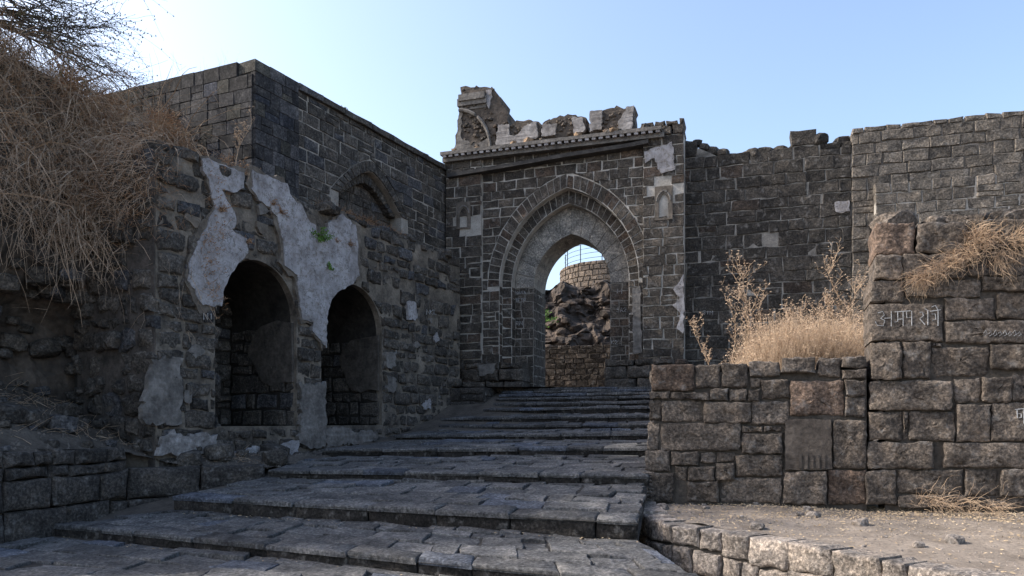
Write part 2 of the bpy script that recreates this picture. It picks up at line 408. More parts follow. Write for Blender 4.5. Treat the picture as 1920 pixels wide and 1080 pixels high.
# pavement in front of the lowest step
tread(pave, Vector((-7.2,5.4,.03)), Vector((2.2,3.2,.0)), nl[0]+Vector((-.75,.3,-.125)), nr_[0]+Vector((.3,0,-.125)), .5, .75, nosing=False)
# solid earth under the stairs
V = []; Fc = []
for i in range(13):
    for p in (nl[i]+Vector((-1.6,.5,0)), nr_[i]+Vector((.4 if i > 3 else 0,-.1 if i > 3 else 0,0))): V.append(p-Vector((0,0,ris[i]+.05)))
    if i: k = 2*i; Fc.append((k-2, k-1, k+1, k))
tag(mesh('stair_ground', V, Fc, DIRT), kind='structure')

# ================================================================ GATE
GA = Frame(1.286, 18.0, -18)
gate = thing('gateway', 'tall stone gateway with pointed arch, pale mortar and broken merlons on top', 'gate', GA)
gl, gr = GA.loc(838, 500)[0], GA.loc(1284, 500)[0]
zc = lambda y: EYE+(HOR-y)/F*18
ZB, ZT = 2.0, 8.08
c0 = GA.loc(1063, 500)[0]
SP = 4.85
A_open = Arch(c0, .97, SP, zc(431)-SP); A_grey = Arch(c0, 1.46, SP, zc(377)-SP)
A_mid = Arch(c0, 1.72, SP, zc(352)-SP); A_out = Arch(c0, 2.03, SP, zc(325)-SP)
solid_panel('wall_core', gl+.02, gr-.02, ZB, ZT, [(A_mid, ZB)], .0, .62, MORTAR, gate)
solid_panel('middle_core', c0-2.1, c0+2.1, ZB, 7.9, [(A_grey, ZB)], .20, .75, MORTAR, gate)
solid_panel('passage_core', c0-2.3, c0+2.3, ZB, 7.8, [(A_open, ZB)], .46, 1.55, plain_mat('passage_mortar', (.10,.09,.08), (.34,.31,.27), 3), gate)
pl0, pl1 = GA.loc(905, 500)[0], GA.loc(1206, 500)[0]
for (a, b, pr, hh, ll) in ((gl, pl0, .10, .235, .40), (pl0, pl1, .012, .235, .40), (pl1, gr, .10, .235, .40)):
    if pr > .05: m = MB(); m.box(a+.015, b-.015, -pr+.012, .05, ZB, ZT); m.build('pilaster_core', MORTAR, gate)
    for q in courses(a, b, ZB, ZT, hh, ll, hv=.22, lv=.45):
        z = (q[0][1]+q[2][1])/2
        q = carve(q, A_out if z > SP-.1 else A_mid) if pr < .05 else q
        if not q: continue
        cx = sum(p[0] for p in q)/len(q)
        if pr > .05 and any(abs(cx-GA.loc(px,400)[0]) < .24 and zl < z < zh for px, zl, zh in ((871, 6.05, 6.75), (1245, 6.3, 7.2))): continue
        low = z < 3.2
        stone('brick', q, lambda x, y, o, p=pr: Vector((x, -p-o, y)), gate, STONE, tone('gate'), depth=.05, proud=.008 if not low else .03, gap=.014 if not low else .008, ch=.008, seg=.22, jit=.011, rough=.007, tilt=.008)
voussoirs(gate, A_mid, A_out, 19, 0, STONE, 'gate', proud=.010, gap=.012, ch=.008, jit=.009, seg=.3)
voussoirs(gate, A_grey, A_mid, 17, .20, STONE, 'gate', proud=.010, gap=.012, ch=.008, jit=.009, seg=.3)
GREYV = stone_mat('grey_arch_stone', speck=(.33,.31,.29), amt=.35, pits=True, dist=.008)
A_o2 = Arch(c0, .955, SP, A_open.h-.015)
PA, PB = A_open.pts(7), A_grey.pts(7)
for i in range(len(PA)-1):
    stone('arch_block', [PA[i], PB[i], PB[i+1], PA[i+1]], lambda a, b, o: Vector((a, .46-o, b)), gate, GREYV, shade((.20,.185,.165),.1), depth=1.05, proud=.02, gap=.003, ch=.008, jit=.003, seg=.25, rough=.004, tilt=.003)
# jamb courses: front faces of the two inner orders and the reveals
for sg in (-1, 1):
    for w0, w1, y in ((.97, 1.46, .46), (1.46, 1.72, .20)):
        for q in courses(0, w1-w0, ZB, SP, .23, .36, hv=.2):
            q = [(c0+sg*(w0+x), z) for x, z in q]
            stone('jamb_brick', q, lambda a, b, o, y=y: Vector((a, y-o, b)), gate, STONE, tone('gate'), depth=.05, proud=.008, gap=.012, ch=.008, seg=.25, jit=.009, rough=.006)
    for w, y0, y1 in ((.97, .46, 1.55), (1.46, .2, .46), (1.72, 0, .2)):
        for q in courses(y0, y1, ZB, SP, .23, .36, hv=.2):
            stone('reveal_brick', q, lambda a, b, o, w=w: Vector((c0+sg*(w-o), a, b)), gate, STONE, tone('gate'), depth=.05, proud=.008, gap=.012, ch=.008, seg=.25, jit=.008, rough=.006)
# rough plinth blocks at the foot of both piers
for sg, px0, px1 in ((-1, 838, 985), (1, 1135, 1290)):
    a, b = GA.loc(px0, 700)[0], GA.loc(px1, 700)[0]
    for q in courses(a, b, ZB-.1, 2.95, .32, .55, hv=.2):
        stone('plinth_block', q, lambda x, y, o: Vector((x, -.13-o, y)), gate, STONE, tone('gate'), depth=.6 if sg < 0 else .6, proud=.05, gap=.012, ch=.04, seg=.15, jit=.02, rings=2, rough=.02, tilt=.03)
# cornice, drip slab, dentils
m = MB(); m.box(gl-.04, gr-.45, -.20, .5, 8.02, 8.12); m.box(gl-.06, gr-.5, -.30, .5, 8.16, 8.24)
m.build('cornice', CEMENT, gate)
x = gl
while x < gr-.6:
    m = MB(); m.box(x, x+.09, -.285, .0, 8.105, 8.165); m.build('dentil', PLASTER, gate); x += .165
q = [(gl+.1, 7.62), (gl+1.6, 7.70), (gl+3.2, 7.80), (gl+4.6,7.86), (gl+5.1, 7.9)]
m = MB()
for i in range(len(q)-1):
    (xa, za), (xb, zb) = q[i], q[i+1]
    m.add([(xa,-.22,za),(xb,-.22,zb),(xb,-.22,zb+.09),(xa,-.22,za+.09),(xa,0,za-.02),(xb,0,zb-.02),(xb,0,zb+.13),(xa,0,za+.13)], [(0,1,2,3),(3,2,6,7),(4,5,1,0),(0,3,7,4),(1,5,6,2)])
m.build('drip_slab', WOOD, gate)
# rubble bed on top of the cornice
for i in range(70):
    s = rng.uniform(gl+.1, gr-.7); rock('rubble_stone', (s, rng.uniform(-.22,.3), 8.24+rng.uniform(0,.06)+max(0,(s-gl-4.3))*.05), rng.uniform(.06,.13), OCHRE if rng.random() < .6 else STONE, gate, col=tone('gate'), sub=1, seed=i)
for q in courses(gr-1.0, gr, ZT, 8.42, .18, .34):                        # broken courses above the right pier
    if q[2][1] > 8.3 and rng.random() < .5: continue
    stone('brick', q, lambda x, y, o: Vector((x, -.1-o, y)), gate, STONE, tone('gate'), depth=.6, proud=.02, gap=.01, ch=.025, seg=.15, jit=.02, rough=.015, tilt=.02)
# plastered patches and the two small niches
slab('plaster_patch', GA.poly([(1210,288),(1262,270),(1266,322),(1240,330),(1228,300),(1212,308)]), -.135, .05, PLASTER, gate)
slab('plaster_patch', GA.poly([(1283,515),(1283,625),(1270,618),(1278,590),(1262,575),(1275,560),(1262,545),(1272,535)]), -.135, .05, PLASTER, gate)
slab('plaster_patch', GA.poly([(1186,540),(1202,538),(1204,662),(1188,662)]), -.06, .08, CEMENT, gate)
slab('plaster_patch', GA.poly([(838,500),(862,500),(862,512),(850,516),(838,514)]), -.135, .04, PLASTER, gate)
slab('plaster_patch', GA.poly([(898,684),(935,682),(930,700),(905,706)]), -.2, .06, CEMENT, gate)
for pxa, pxb, ya, yb in ((859, 885, 380, 432), (1229, 1262, 350, 416)):
    s0, z0 = GA.loc(pxa, yb); s1, z1 = GA.loc(pxb, ya); c = (s0+s1)/2; w = (s1-s0)/2
    ni = empty('niche', parent=gate); ar = Arch(c, w*.55, z0+(z1-z0)*.5, (z1-z0)*.28)
    solid_panel('niche_frame', s0, s1, z0, z1, [(ar, z0+.04)], -.125, .02, EARTHP2, ni)
    ar2 = Arch(c, w*.8, z0+(z1-z0)*.56, (z1-z0)*.3)
    P = ar2.pts(8); m = MB(); m.tube([Vector((a, -.13, b)) for a, b in P], [.022]*len(P), 5); m.build('niche_moulding', CEMENT, ni)
    m = MB(); m.box(c-.05, c+.05, -.06, .02, z0+.06, z0+(z1-z0)*.45); m.build('niche_carving', CEMENT, ni)
# merlons
def merlon(pts, thick, plast, y=-.12):
    P = GA.poly(pts); me = empty('merlon', parent=gate)
    slab('rubble_body', P, y+.05, thick, OCHRE2, me, seg=.07, jit=.03)
    zlo = min(p[1] for p in P)
    for i in range(26):                                           # rubble showing where the plaster fell
        a = rng.uniform(min(p[0] for p in P)+.08, max(p[0] for p in P)-.08); b = rng.uniform(zlo+.05, max(p[1] for p in P)-.1)
        rock('rubble_stone', (a, y+.06, b), rng.uniform(.035,.075), OCHRE2, me, sub=1, seed=i+a)
    for pl in plast: slab('plaster_face', GA.poly(pl), y-.03, .12, OLDPL, me, seg=.05, jit=.022)
OLDPL = plain_mat('old_plaster', (.12,.105,.095), (.40,.375,.36), 3.5, dist=.03, fine=16)
OCHRE2 = plain_mat('brick_rubble', (.04,.034,.03), (.16,.13,.105), 6, dist=.06, fine=16)
merlon([(932,278),(936,237),(962,238),(968,228),(992,226),(1014,228),(1017,240),(1012,266),(975,274)], .5,
       [[(933,277),(937,238),(957,236),(960,258),(972,258),(985,240),(1008,232),(1011,262),(975,273)]])
merlon([(1017,262),(1020,232),(1040,222),(1064,217),(1080,218),(1098,224),(1101,246),(1090,252),(1040,262)], .5,
       [[(1018,259),(1020,238),(1046,236),(1044,258)],[(1076,223),(1094,224),(1099,240),(1098,250),(1078,254)]])
merlon([(1108,251),(1108,214),(1140,205),(1158,201),(1178,206),(1190,204),(1192,226),(1186,246)], .5,
       [[(1108,250),(1108,214),(1131,210),(1130,247)],[(1160,250),(1162,232),(1175,212),(1175,206),(1189,204),(1187,245),(1172,248)]])
tur = empty('corner_turret', parent=gate)
slab('rubble_body', GA.poly([(854,286),(862,206),(866,166),(880,163),(925,166),(938,180),(941,196),(952,212),(952,230),(932,240),(928,282)]), -.06, .75, OCHRE2, tur, seg=.07, jit=.03)
arcp = [(864+58*math.sin(t*math.pi/2)**.9, 210+72*(1-math.cos(t*math.pi/2))) for t in [i/10 for i in range(11)]]
m = MB(); m.tube([Vector((s, -.12, z)) for s, z in GA.poly(arcp)], [.045]*11, 6); m.build('curved_moulding', CEMENT, tur)
slab('plaster_face', GA.poly([(856,285),(864,205),(870,202),(866,262),(895,272),(915,262),(920,280)]), -.10, .1, CEMENT, tur, jit=.02)
slab('plaster_face', GA.poly([(914,170),(925,170),(925,185),(918,205),(914,200)]), -.10, .1, PLASTER, tur)
for (x0, x1, ya, yb, o) in ((861,915,190,196,.14),(864,913,183,188,.18),(866,914,196,203,.08)):
    s0, z1 = GA.loc(x0, ya); s1, z0 = GA.loc(x1, yb); m = MB(); m.box(s0, s1, -o, .1, z0, z1); m.build('moulding', CEMENT, tur)
for i in range(60):
    a, b = GA.loc(rng.uniform(868,935), rng.uniform(170,278)); rock('rubble_stone', (a, -.05, b), rng.uniform(.04,.08), OCHRE2 if i%2 else STONE, tur, col=tone('gate'), sub=1, seed=i)
# chalk initials scratched on the jambs
def letters(fr, px, py, w, h, out, txt, parent):
    G = {'M':[[(0,0),(0,1),(.5,.4),(1,1),(1,0)]],'N':[[(0,0),(0,1),(1,0),(1,1)]],'A':[[(0,0),(.5,1),(1,0)],[(.2,.4),(.8,.4)]],'S':[[(1,.9),(.3,1),(0,.7),(1,.35),(.7,0),(0,.1)]],
         'R':[[(0,0),(0,1),(.8,.9),(.8,.6),(0,.5),(1,0)]],'K':[[(0,0),(0,1)],[(1,1),(0,.5),(1,0)]],'2':[[(0,.8),(.5,1),(1,.7),(0,0),(1,0)]],'J':[[(.2,1),(1,1)],[(.7,1),(.7,.1),(.3,0),(0,.2)]],
         'P':[[(0,0),(0,1),(.8,.95),(.8,.55),(0,.5)]],'V':[[(0,1),(.5,0),(1,1)]],'1':[[(.3,.8),(.6,1),(.6,0)]],'T':[[(0,1),(1,1)],[(.5,1),(.5,0)]],'E':[[(1,1),(0,1),(0,0),(1,0)],[(0,.5),(.8,.5)]],'H':[[(0,0),(0,1)],[(1,0),(1,1)],[(0,.5),(1,.5)]],'I':[[(.5,0),(.5,1)]],'O':[[(.5,1),(0,.7),(0,.3),(.5,0),(1,.3),(1,.7),(.5,1)]],'L':[[(0,1),(0,0),(.9,0)]]}
    L = []
    for i, c in enumerate(txt):
        for ln in G.get(c, []):
            L.append([fr.loc(px+(i*1.35+x+rng.uniform(-.05,.05))*w, py-(y+rng.uniform(-.06,.06))*h) for x, y in ln])
    return strokes('chalk_writing', L, lambda s, z: Vector((s, -out, z)), parent, .0065)
letters(GA, 1152, 545, 8, 10, -.43, 'M', gate); letters(GA, 1150, 580, 5, 8, -.43, 'SA2', gate); letters(GA, 1140, 642, 5, 8, -.43, 'K2', gate)
letters(GA, 956, 546, 4, 6, -.43, 'NANA', gate); letters(GA, 956, 562, 4, 7, -.43, 'JETP', gate); letters(GA, 958, 606, 5, 8, -.43, 'RN', gate)

# ================================================================ CURTAIN WALLS right of the gate
CW = Frame(*(GA.o-GA.n*.34), -18)
sA, sB = CW.loc(1280, 500)[0], CW.loc(1597, 400)[0]; sC = CW.loc(1920, 400)[0]+3.6
topl = CW.poly([(1280,268),(1300,256),(1330,268),(1362,284),(1400,283),(1425,276),(1468,272),(1474,252),(1520,248),(1545,256),(1597,258),(1640,258)])
def topf(s):
    for (a, za), (b, zb) in zip(topl, topl[1:]):
        if a <= s <= b: return za+(zb-za)*(s-a)/(b-a)
    return topl[0][1] if s < topl[0][0] else topl[-1][1]
cw = thing('curtain_wall', 'dark basalt curtain wall with ragged broken top beside the gateway', 'wall', CW)
solid_panel('wall_core', sA-.5, sB, 1.5, lambda s: topf(s)-.22, [], 0, .9, plain_mat('patchy_joint', (.02,.018,.016), (.40,.37,.33), 1.4, dist=.03), cw, step=.25)
for q in courses(sA-.1, sB, 2.2, 8.0, .27, .55, hv=.25, lv=.5):
    cx = (q[0][0]+q[1][0])/2; cz = (q[0][1]+q[2][1])/2
    if cz > topf(cx)-.10: continue
    hi = cz > topf(cx)-.35
    if rng.random() < .015: continue
    stone('brick', q, WALLMAP, cw, STONE, tone('dark'), depth=.4 if hi else .06, proud=.02+rng.uniform(-.012,.02), gap=.010, ch=.014, seg=.2, jit=.014, rough=.012, tilt=.014)
s = sA
while s < sB-.1:
    l = rng.uniform(.16,.34)
    if rng.random() < .9: rock('coping_rubble', (s, rng.uniform(.1,.3), topf(s)-.08+rng.uniform(-.06,.05)), l*.6, STONE, cw, col=tone('dark'), sub=2, seed=s, sq=(1,1,.75), amp=.2)
    s += l
slab('plaster_patch', CW.poly([(1565,380),(1592,377),(1593,398),(1566,400)]), -.05, .05, PLASTER, cw)
letters(CW, 1318, 590, 5, 7, .06, 'SIM', cw)
rw = thing('rampart_wall', 'taller grey rampart wall of level courses with straight top', 'wall', CW)
zt = CW.loc(1640, 240)[1]+.02
solid_panel('wall_core', sB+.01, sC, 1.5, zt-.05, [], -.03, .9, plain_mat('grey_joint', (.08,.07,.06), (.28,.25,.22), 2, dist=.03), rw, step=.5)
for q in courses(sB, sC, 3.4, zt, .265, .45, hv=.12, lv=.4):
    hi = q[2][1] > zt-.2
    stone('brick', q, lambda a, b, o: Vector((a, -.03-o, b)), rw, STONE, tone('grey') if rng.random() > .012 else (.22,.22,.22), depth=.5 if hi else .05, proud=.03+rng.uniform(-.01,.02), gap=.007, ch=.02, seg=.2, jit=.013, rough=.014, tilt=.012)
BW = Frame(*(CW.o+CW.n*.3), -18)
b0, zl = BW.loc(1640, 345)
but = thing('wall_buttress', 'projecting lower facing of grey stone with flat ledge along the rampart', 'wall', BW)
m = MB(); m.box(b0+.02, sC, 0, .25, 1.5, zl-.03); m.build('facing_core', MORTAR, but)
for q in courses(b0, sC, 3.6, zl, .25, .46, hv=.1, lv=.35):
    stone('brick', q, WALLMAP, but, STONE, tone('grey'), depth=.26, proud=.02+rng.uniform(-.008,.012), gap=.009, ch=.016, seg=.2, jit=.01, rough=.012)

# ================================================================ LEFT: upper wall
UW = Frame(-4.62, 13.3, 62.6)
zU = 7.96
uw = thing('upper_wall', 'high wall of square patchwork ashlar blocks with corner, above the arcade', 'wall', UW)
uend = UW.loc(836, 400)[0]+.9
bz = UW.loc(697,302)[1]; bw = UW.loc(757,400)[0]-UW.loc(697,400)[0]
bs = UW.loc(757,398)[1]; A_b1 = FlatArch(UW.loc(697,400)[0], bw+.15, bs-.15, bz-bs+.15); A_b0 = FlatArch(A_b1.c, bw-.10, bs-.15, bz-.25-bs+.15); A_b2 = FlatArch(A_b1.c, bw-.32, bs-.15, bz-.48-bs+.15)
ucx = UW.loc(556, 300)[0]
solid_panel('wall_core', .03, uend, 4.6, lambda s: zU-.06, [(A_b0, 4.6)], .0, .34, plain_mat('pale_joint', (.03,.028,.026), (.42,.385,.34), 1.6, dist=.03), uw)
m = MB(); m.box(.03, uend, .335, 1.0, 4.6, zU-.08); m.build('inner_core', CORE, uw)
for q in courses(0, ucx, 4.9, zU, .255, .30, hv=.05, lv=.3, wob=.004):
    stone('ashlar_block', q, lambda a, b, o: Vector((a, -.05-o, b)), uw, SMOOTH, tone('ashlar'), depth=.1 if q[2][1] < zU-.2 else .5, proud=.012+rng.uniform(-.004,.006), gap=.004, ch=.008, seg=.4, jit=.003, rough=.004, tilt=.004)
for q in courses(ucx+.01, uend, 4.9, zU-.12, .24, .42, hv=.15, lv=.45):
    q = carve(q, A_b1)
    if q: stone('brick', q, WALLMAP, uw, STONE, tone('arc'), depth=.05, proud=.016+rng.uniform(-.008,.012), gap=.011, ch=.014, seg=.25, jit=.009, rough=.008)
voussoirs(uw, A_b0, A_b1, 11, 0, STONE, 'arc', proud=.03, gap=.008, ch=.012, jit=.006, seg=.3)
voussoirs(uw, A_b2, A_b0, 11, .17, STONE, 'arc', proud=.03, gap=.008, ch=.012, jit=.006, seg=.3)
for q in courses(A_b0.c-bw, A_b0.c+bw, 4.9, bz-.4, .22, .4): stone('brick', q, lambda a, b, o: Vector((a, .33-o, b)), uw, STONE, tone('arc'), depth=.04, proud=.02, gap=.008, ch=.012, seg=.3)
s = ucx
while s < uend:
    l = rng.uniform(.5,.9); stone('coping_stone', [(s,zU-.13),(min(uend,s+l),zU-.13),(min(uend,s+l),zU),(s,zU)], lambda a, b, o: Vector((a, -.05-o, b)), uw, STONE, tone('arc'), depth=.6, proud=.04, gap=.004, ch=.015, seg=.3, jit=.006); s += l
# its left return, running back from the corner
LWd = Frame(-4.62, 13.3, 157.0)
lw = empty('return_wall', (0,0,0), 0, parent=uw); lw.rotation_euler.z = LWd.a-UW.a
def retmap(a, b, o): return Vector((a, o, b))
m = MB(); m.box(.03, 7.2, -1.0, -.03, 4.4, zU-.08); m.build('wall_core', DARKCORE, lw)
for q in courses(0, 7.2, 4.9, zU, .255, .33, hv=.05, lv=.35, wob=.004):
    if q[2][1] > zU-.1 and q[0][0] < .12: continue
    stone('ashlar_block', q, retmap, lw, SMOOTH, tone('ashlar'), depth=.12 if q[2][1] < zU-.2 else .5, proud=.02+rng.uniform(-.004,.006), gap=.004, ch=.008, seg=.4, jit=.003, rough=.004, tilt=.004)

# ================================================================ LEFT: arcade below it
AR = Frame(-4.02, 13.0, 62.6)
arc = thing('arcade_wall', 'ruined arcade with two dark arched recesses and peeling white plaster', 'wall', AR)
a0 = AR.loc(292, 700)[0]; a1 = AR.loc(833, 600)[0]+.7; zL = 5.55
A1 = Arch((AR.loc(403,700)[0]+AR.loc(556,700)[0])/2, (AR.loc(556,700)[0]-AR.loc(403,700)[0])/2, 3.28, .92)
A2 = Arch((AR.loc(602,700)[0]+AR.loc(716,700)[0])/2, (AR.loc(716,700)[0]-AR.loc(602,700)[0])/2, 3.28, .92)
zs1 = 1.42
solid_panel('wall_core', a0, a1, .5, lambda s: zL-.1+.12*noise.noise(Vector((s*2,0,0))), [(A1, zs1), (A2, zs1)], 0, .14, EMORT, arc)
solid_panel('recess_core', a0, a1, .5, zL-.3, [(A1, zs1-.004), (A2, zs1-.004)], .14, 1.7, SHADECORE, arc)
m = MB(); m.box(a0, a1, 1.65, 1.9, .5, 5.2); m.build('back_wall', SHADECORE, arc)
for q in courses(a0, a1, .75, zL-.05, .25, .42, hv=.35, lv=.55, wob=.03):
    z = (q[0][1]+q[2][1])/2; dead = False
    for A in (A1, A2):
        if q and z > zs1-.05: q = carve(q, A)
    if not q: continue
    if z > 3.7 and rng.random() < .25: continue
    stone('rubble_block', q, WALLMAP, arc, STONE, tone('arc'), depth=.1, proud=.025+rng.uniform(-.025,.035), gap=.016, ch=.026, seg=.14, jit=.02, rings=2, rough=.022, round_=.08, tilt=.03)
for A in (A1, A2):
    for q in courses(A.c-A.w, A.c+A.w, zs1, 4.3, .27, .45, hv=.3, lv=.5, wob=.03):
        stone('back_stone', q, lambda a, b, o: Vector((a, 1.65-o, b)), arc, STONE, tone('arc'), depth=.05, proud=.06+rng.uniform(-.03,.04), gap=.014, ch=.03, seg=.16, jit=.02, rough=.02, round_=.08, tilt=.03)
    for q in courses(.05, 1.62, zs1, 3.2, .27, .45, hv=.3, lv=.5, wob=.03):
        stone('reveal_stone', q, lambda a, b, o, A=A: Vector((A.c+A.w-o, a, b)), arc, STONE, tone('arc'), depth=.05, proud=.03+rng.uniform(-.01,.02), gap=.014, ch=.025, seg=.16, jit=.015, rough=.016, round_=.06)
    P = [(.06+rng.uniform(-.02,.02), 2.15),(.3,2.2),(.5,2.08),(.8,2.25),(.98,2.5),(1.1,2.8),(1.0,3.05),(.8,3.25),(.4,3.3),(.06,3.28)]
    P = [(a+rng.uniform(-.05,.05) if 0 < i < 9 else a, b+rng.uniform(-.05,.05)) for i, (a, b) in enumerate(P)]; k = len(P); w = A.c+A.w-.06
    V = [(w, a, b) for a, b in P]+[(w+.07, a, b) for a, b in P]
    mesh('reveal_plaster', V, [tuple(range(k))]+[(i,(i+1)%k,k+(i+1)%k,k+i) for i in range(k)], EARTHP, arc)
slab('plaster_sheet', AR.poly([(373,300),(385,297),(415,312),(452,325),(450,355),(432,363),(410,357),(420,378),(432,395),(438,422),(428,432),(455,448),(460,475),(440,497),(422,520),(412,548),(408,576),(372,572),(358,545),(346,528),(348,495),(362,462),(383,420),(395,392),(388,350),(376,322)]), -.085, .09, PLASTER, arc)
slab('plaster_sheet', AR.poly([(468,322),(499,331),(533,347),(540,372),(562,387),(571,413),(586,424),(590,445),(606,440),(610,421),(636,403),(661,424),(665,465),(664,490),(667,518),(656,533),(631,545),(615,562),(608,590),(606,655),(590,632),(580,622),(581,604),(560,600),(556,575),(553,545),(552,518),(527,497),(525,458),(514,410),(499,391),(481,376),(466,358)]), -.085, .09, PLASTER, arc)
def grow(P, d):
    cx = sum(p[0] for p in P)/len(P); cz = sum(p[1] for p in P)/len(P); o = []
    for x, z in P: L = math.hypot(x-cx, z-cz) or 1; k = d*rng.uniform(.2,1.6); o.append((x+(x-cx)/L*k, z+(z-cz)/L*k))
    return o
for ob in [o for o in arc.children if o.name.startswith('plaster_sheet')]:
    n = len(ob.data.vertices)//2; P = [(v.co.x, v.co.z) for v in ob.data.vertices[:n]][::2]
    P = [p for p in grow(P, .09)]
    P = [p if min(A1.sd(*p), A2.sd(*p)) > .01 or p[1] < zs1 else (p[0]+(.02-min(A1.sd(*p), A2.sd(*p)))*(A1 if A1.sd(*p) < A2.sd(*p) else A2).grad(*p)[0], p[1]+(.02-min(A1.sd(*p), A2.sd(*p)))*(A1 if A1.sd(*p) < A2.sd(*p) else A2).grad(*p)[1]) for p in P]
    slab('scratch_coat', P, -.062, .06, EARTHP2, arc, seg=.06, jit=.02)
for i in range(46):
    px, py = rng.uniform(340,820), rng.uniform(330,830); s_, z_ = AR.loc(px, py)
    if min(A1.sd(s_,z_), A2.sd(s_,z_)) < .25 and z_ > zs1-.2 or not (.9 < z_ < 5.2): continue
    r_ = rng.uniform(.06,.2); k = 9; slab('plaster_scrap', [(s_+r_*rng.uniform(.5,1.3)*math.cos(t*6.283/k), z_+r_*rng.uniform(.5,1.3)*math.sin(t*6.283/k)) for t in range(k)], -.05-rng.uniform(0,.02), .06, rng.choice((EARTHP2,CEMENT,CEMENT,PLASTER)), arc, seg=.05, jit=.015)
for P, mt in (([(556,720),(604,718),(606,800),(604,835),(580,842),(552,830),(560,780)], CEMENT), ([(300,822),(318,808),(345,818),(372,808),(398,818),(400,856),(370,848),(345,862),(320,852),(292,850)], OLDPLW), ([(440,848),(470,836),(500,846),(530,826),(556,828),(552,856),(520,864),(490,858),(460,866),(415,864)], PLASTER),
              ([(606,806),(640,800),(660,812),(690,806),(706,818),(680,836),(640,832),(606,842)], CEMENT), ([(280,676),(300,670),(336,671),(333,700),(336,735),(330,798),(300,796),(258,790),(264,748)], CEMENT), ([(758,565),(775,570),(778,598),(762,600)], PLASTER), ([(718,660),(736,662),(736,690),(720,690)], CEMENT), ([(720,705),(736,705),(738,735),(722,735)], CEMENT)):
    slab('plaster_patch', AR.poly(P), -.085, .09, mt, arc, seg=.06, jit=.035)
# rubble ledge on top of the arcade
for i in range(90):
    s = rng.uniform(a0+.1, a1-.1); rock('ledge_rubble', (s, rng.uniform(-.02,.8), zL-.08+rng.uniform(-.04,.08)), rng.uniform(.07,.2), STONE, arc, col=tone('arc'), sub=2, seed=i, sq=(1.2,1,.6), amp=.25)
letters(AR, 376, 600, 7, 12, .075, 'N1', arc); letters(AR, 735, 665, 4, 9, .075, 'I', arc); letters(AR, 795, 590, 5, 9, .075, 'NKL', arc)
# end face of the arcade, towards the bank
m = MB(); m.box(a0-.02, a0+.1, 0.01, 1.8, .5, zL-.2); m.build('end_core', CORE, arc)
for q in courses(0, 1.85, .9, zL-.1, .27, .40, hv=.4, lv=.55, wob=.05):
    if rng.random() < .1: continue
    stone('end_block', q, lambda a, b, o: Vector((a0-.02-o, 1.85-a, b)), arc, STONE, tone('arc'), depth=.1, proud=.05+rng.uniform(-.04,.06), gap=.016, ch=.04, seg=.13, jit=.03, rings=2, rough=.035, round_=.14, tilt=.05)

# low platform left of the upper steps
pf = thing('stone_platform', 'low dark stone platform at the foot of the left gate pier', 'platform', GA)
p0, p1 = GA.loc(826,730)[0], GA.loc(934,730)[0]
m = MB(); m.box(p0-.8, p1, -.95, .1, 1.2, 2.28); m.build('platform_core', DARKCORE, pf)
for q in courses(p0-.6, p1, 1.45, 2.3, .25, .6): stone('platform_stone', q, lambda a, b, o: Vector((a, -.95-o, b)), pf, STONE, tone('kerb'), depth=.4, proud=.03, gap=.008, ch=.025, seg=.2, jit=.012, rings=2, rough=.012)
for q in courses(-.95, .0, 1.45, 2.3, .25, .5): stone('platform_stone', q, lambda a, b, o: Vector((p1+o, a, b)), pf, STONE, tone('kerb'), depth=.3, proud=.02, gap=.008, ch=.025, seg=.2, jit=.012, rough=.012)

# ================================================================ LEFT: kerb wall, debris, bank
kw = thing('kerb_wall', 'low dark kerb wall of long blocks edging the debris slope', 'wall')
def wall_path(parent, path, name, rows, matx, kind, lm, th=.3, **kk):
    # rows: list of (zbottom fn, ztop fn) by distance along the path
    acc = 0
    for (p, q) in zip(path, path[1:]):
        p, q = Vector(p), Vector(q); L = (q-p).length; d = (q-p)/L; n = Vector((d.y, -d.x))
        for zb, zt_ in rows:
            s = 0
            while s < L-.01:
                l = lm*rng.uniform(.55,1.5); e = min(L, s+l)
                if L-e < lm*.35: e = L
                f = lambda a, b, o: Vector((p.x+d.x*a+n.x*o, p.y+d.y*a+n.y*o, b))
                u0, u1 = acc+s, acc+e; w = lambda: rng.uniform(-.015,.015)
                stone(name, [(s,zb(u0)+w()),(e,zb(u1)+w()),(e,zt_(u1)+w()),(s,zt_(u0)+w())], f, parent, matx, tone(kind), depth=th, **kk)
                s = e
        acc += L
kpath = [(-6.6,7.6),(-5.95,8.75),(-5.42,10.5),(-4.6,11.0),(-3.75,11.35)]
kz = lambda u: 1.13 if u < 3.1 else (.86 if u < 4.2 else .78)
wall_path(kw, kpath, 'kerb_block', [(lambda u: -.05, lambda u: .42), (lambda u: .42, lambda u: .80 if u < 3.1 else .84), ], STONE, 'kerb', .6, proud=.03, gap=.008, ch=.03, seg=.16, jit=.014, rings=2, rough=.016, tilt=.02)
wall_path(kw, kpath[:3], 'kerb_block', [(lambda u: .80, lambda u: .95), (lambda u: .95, lambda u: 1.14)], STONE, 'kerb', .45, proud=.02, gap=.01, ch=.03, seg=.16, jit=.014, rings=2, rough=.016, tilt=.03)
V = [(x,y,-.05) for x,y in kpath]+[(x-.05,y+.08,(1.1,1.1,1.08,.80,.78)[i]) for i,(x,y) in enumerate(kpath)]
V = [Vector(v)+Vector((-.1,.12,0)) for v in V]
mesh('wall_core', V, [(i,i+1,6+i,5+i) for i in range(4)], DIRT, kw)
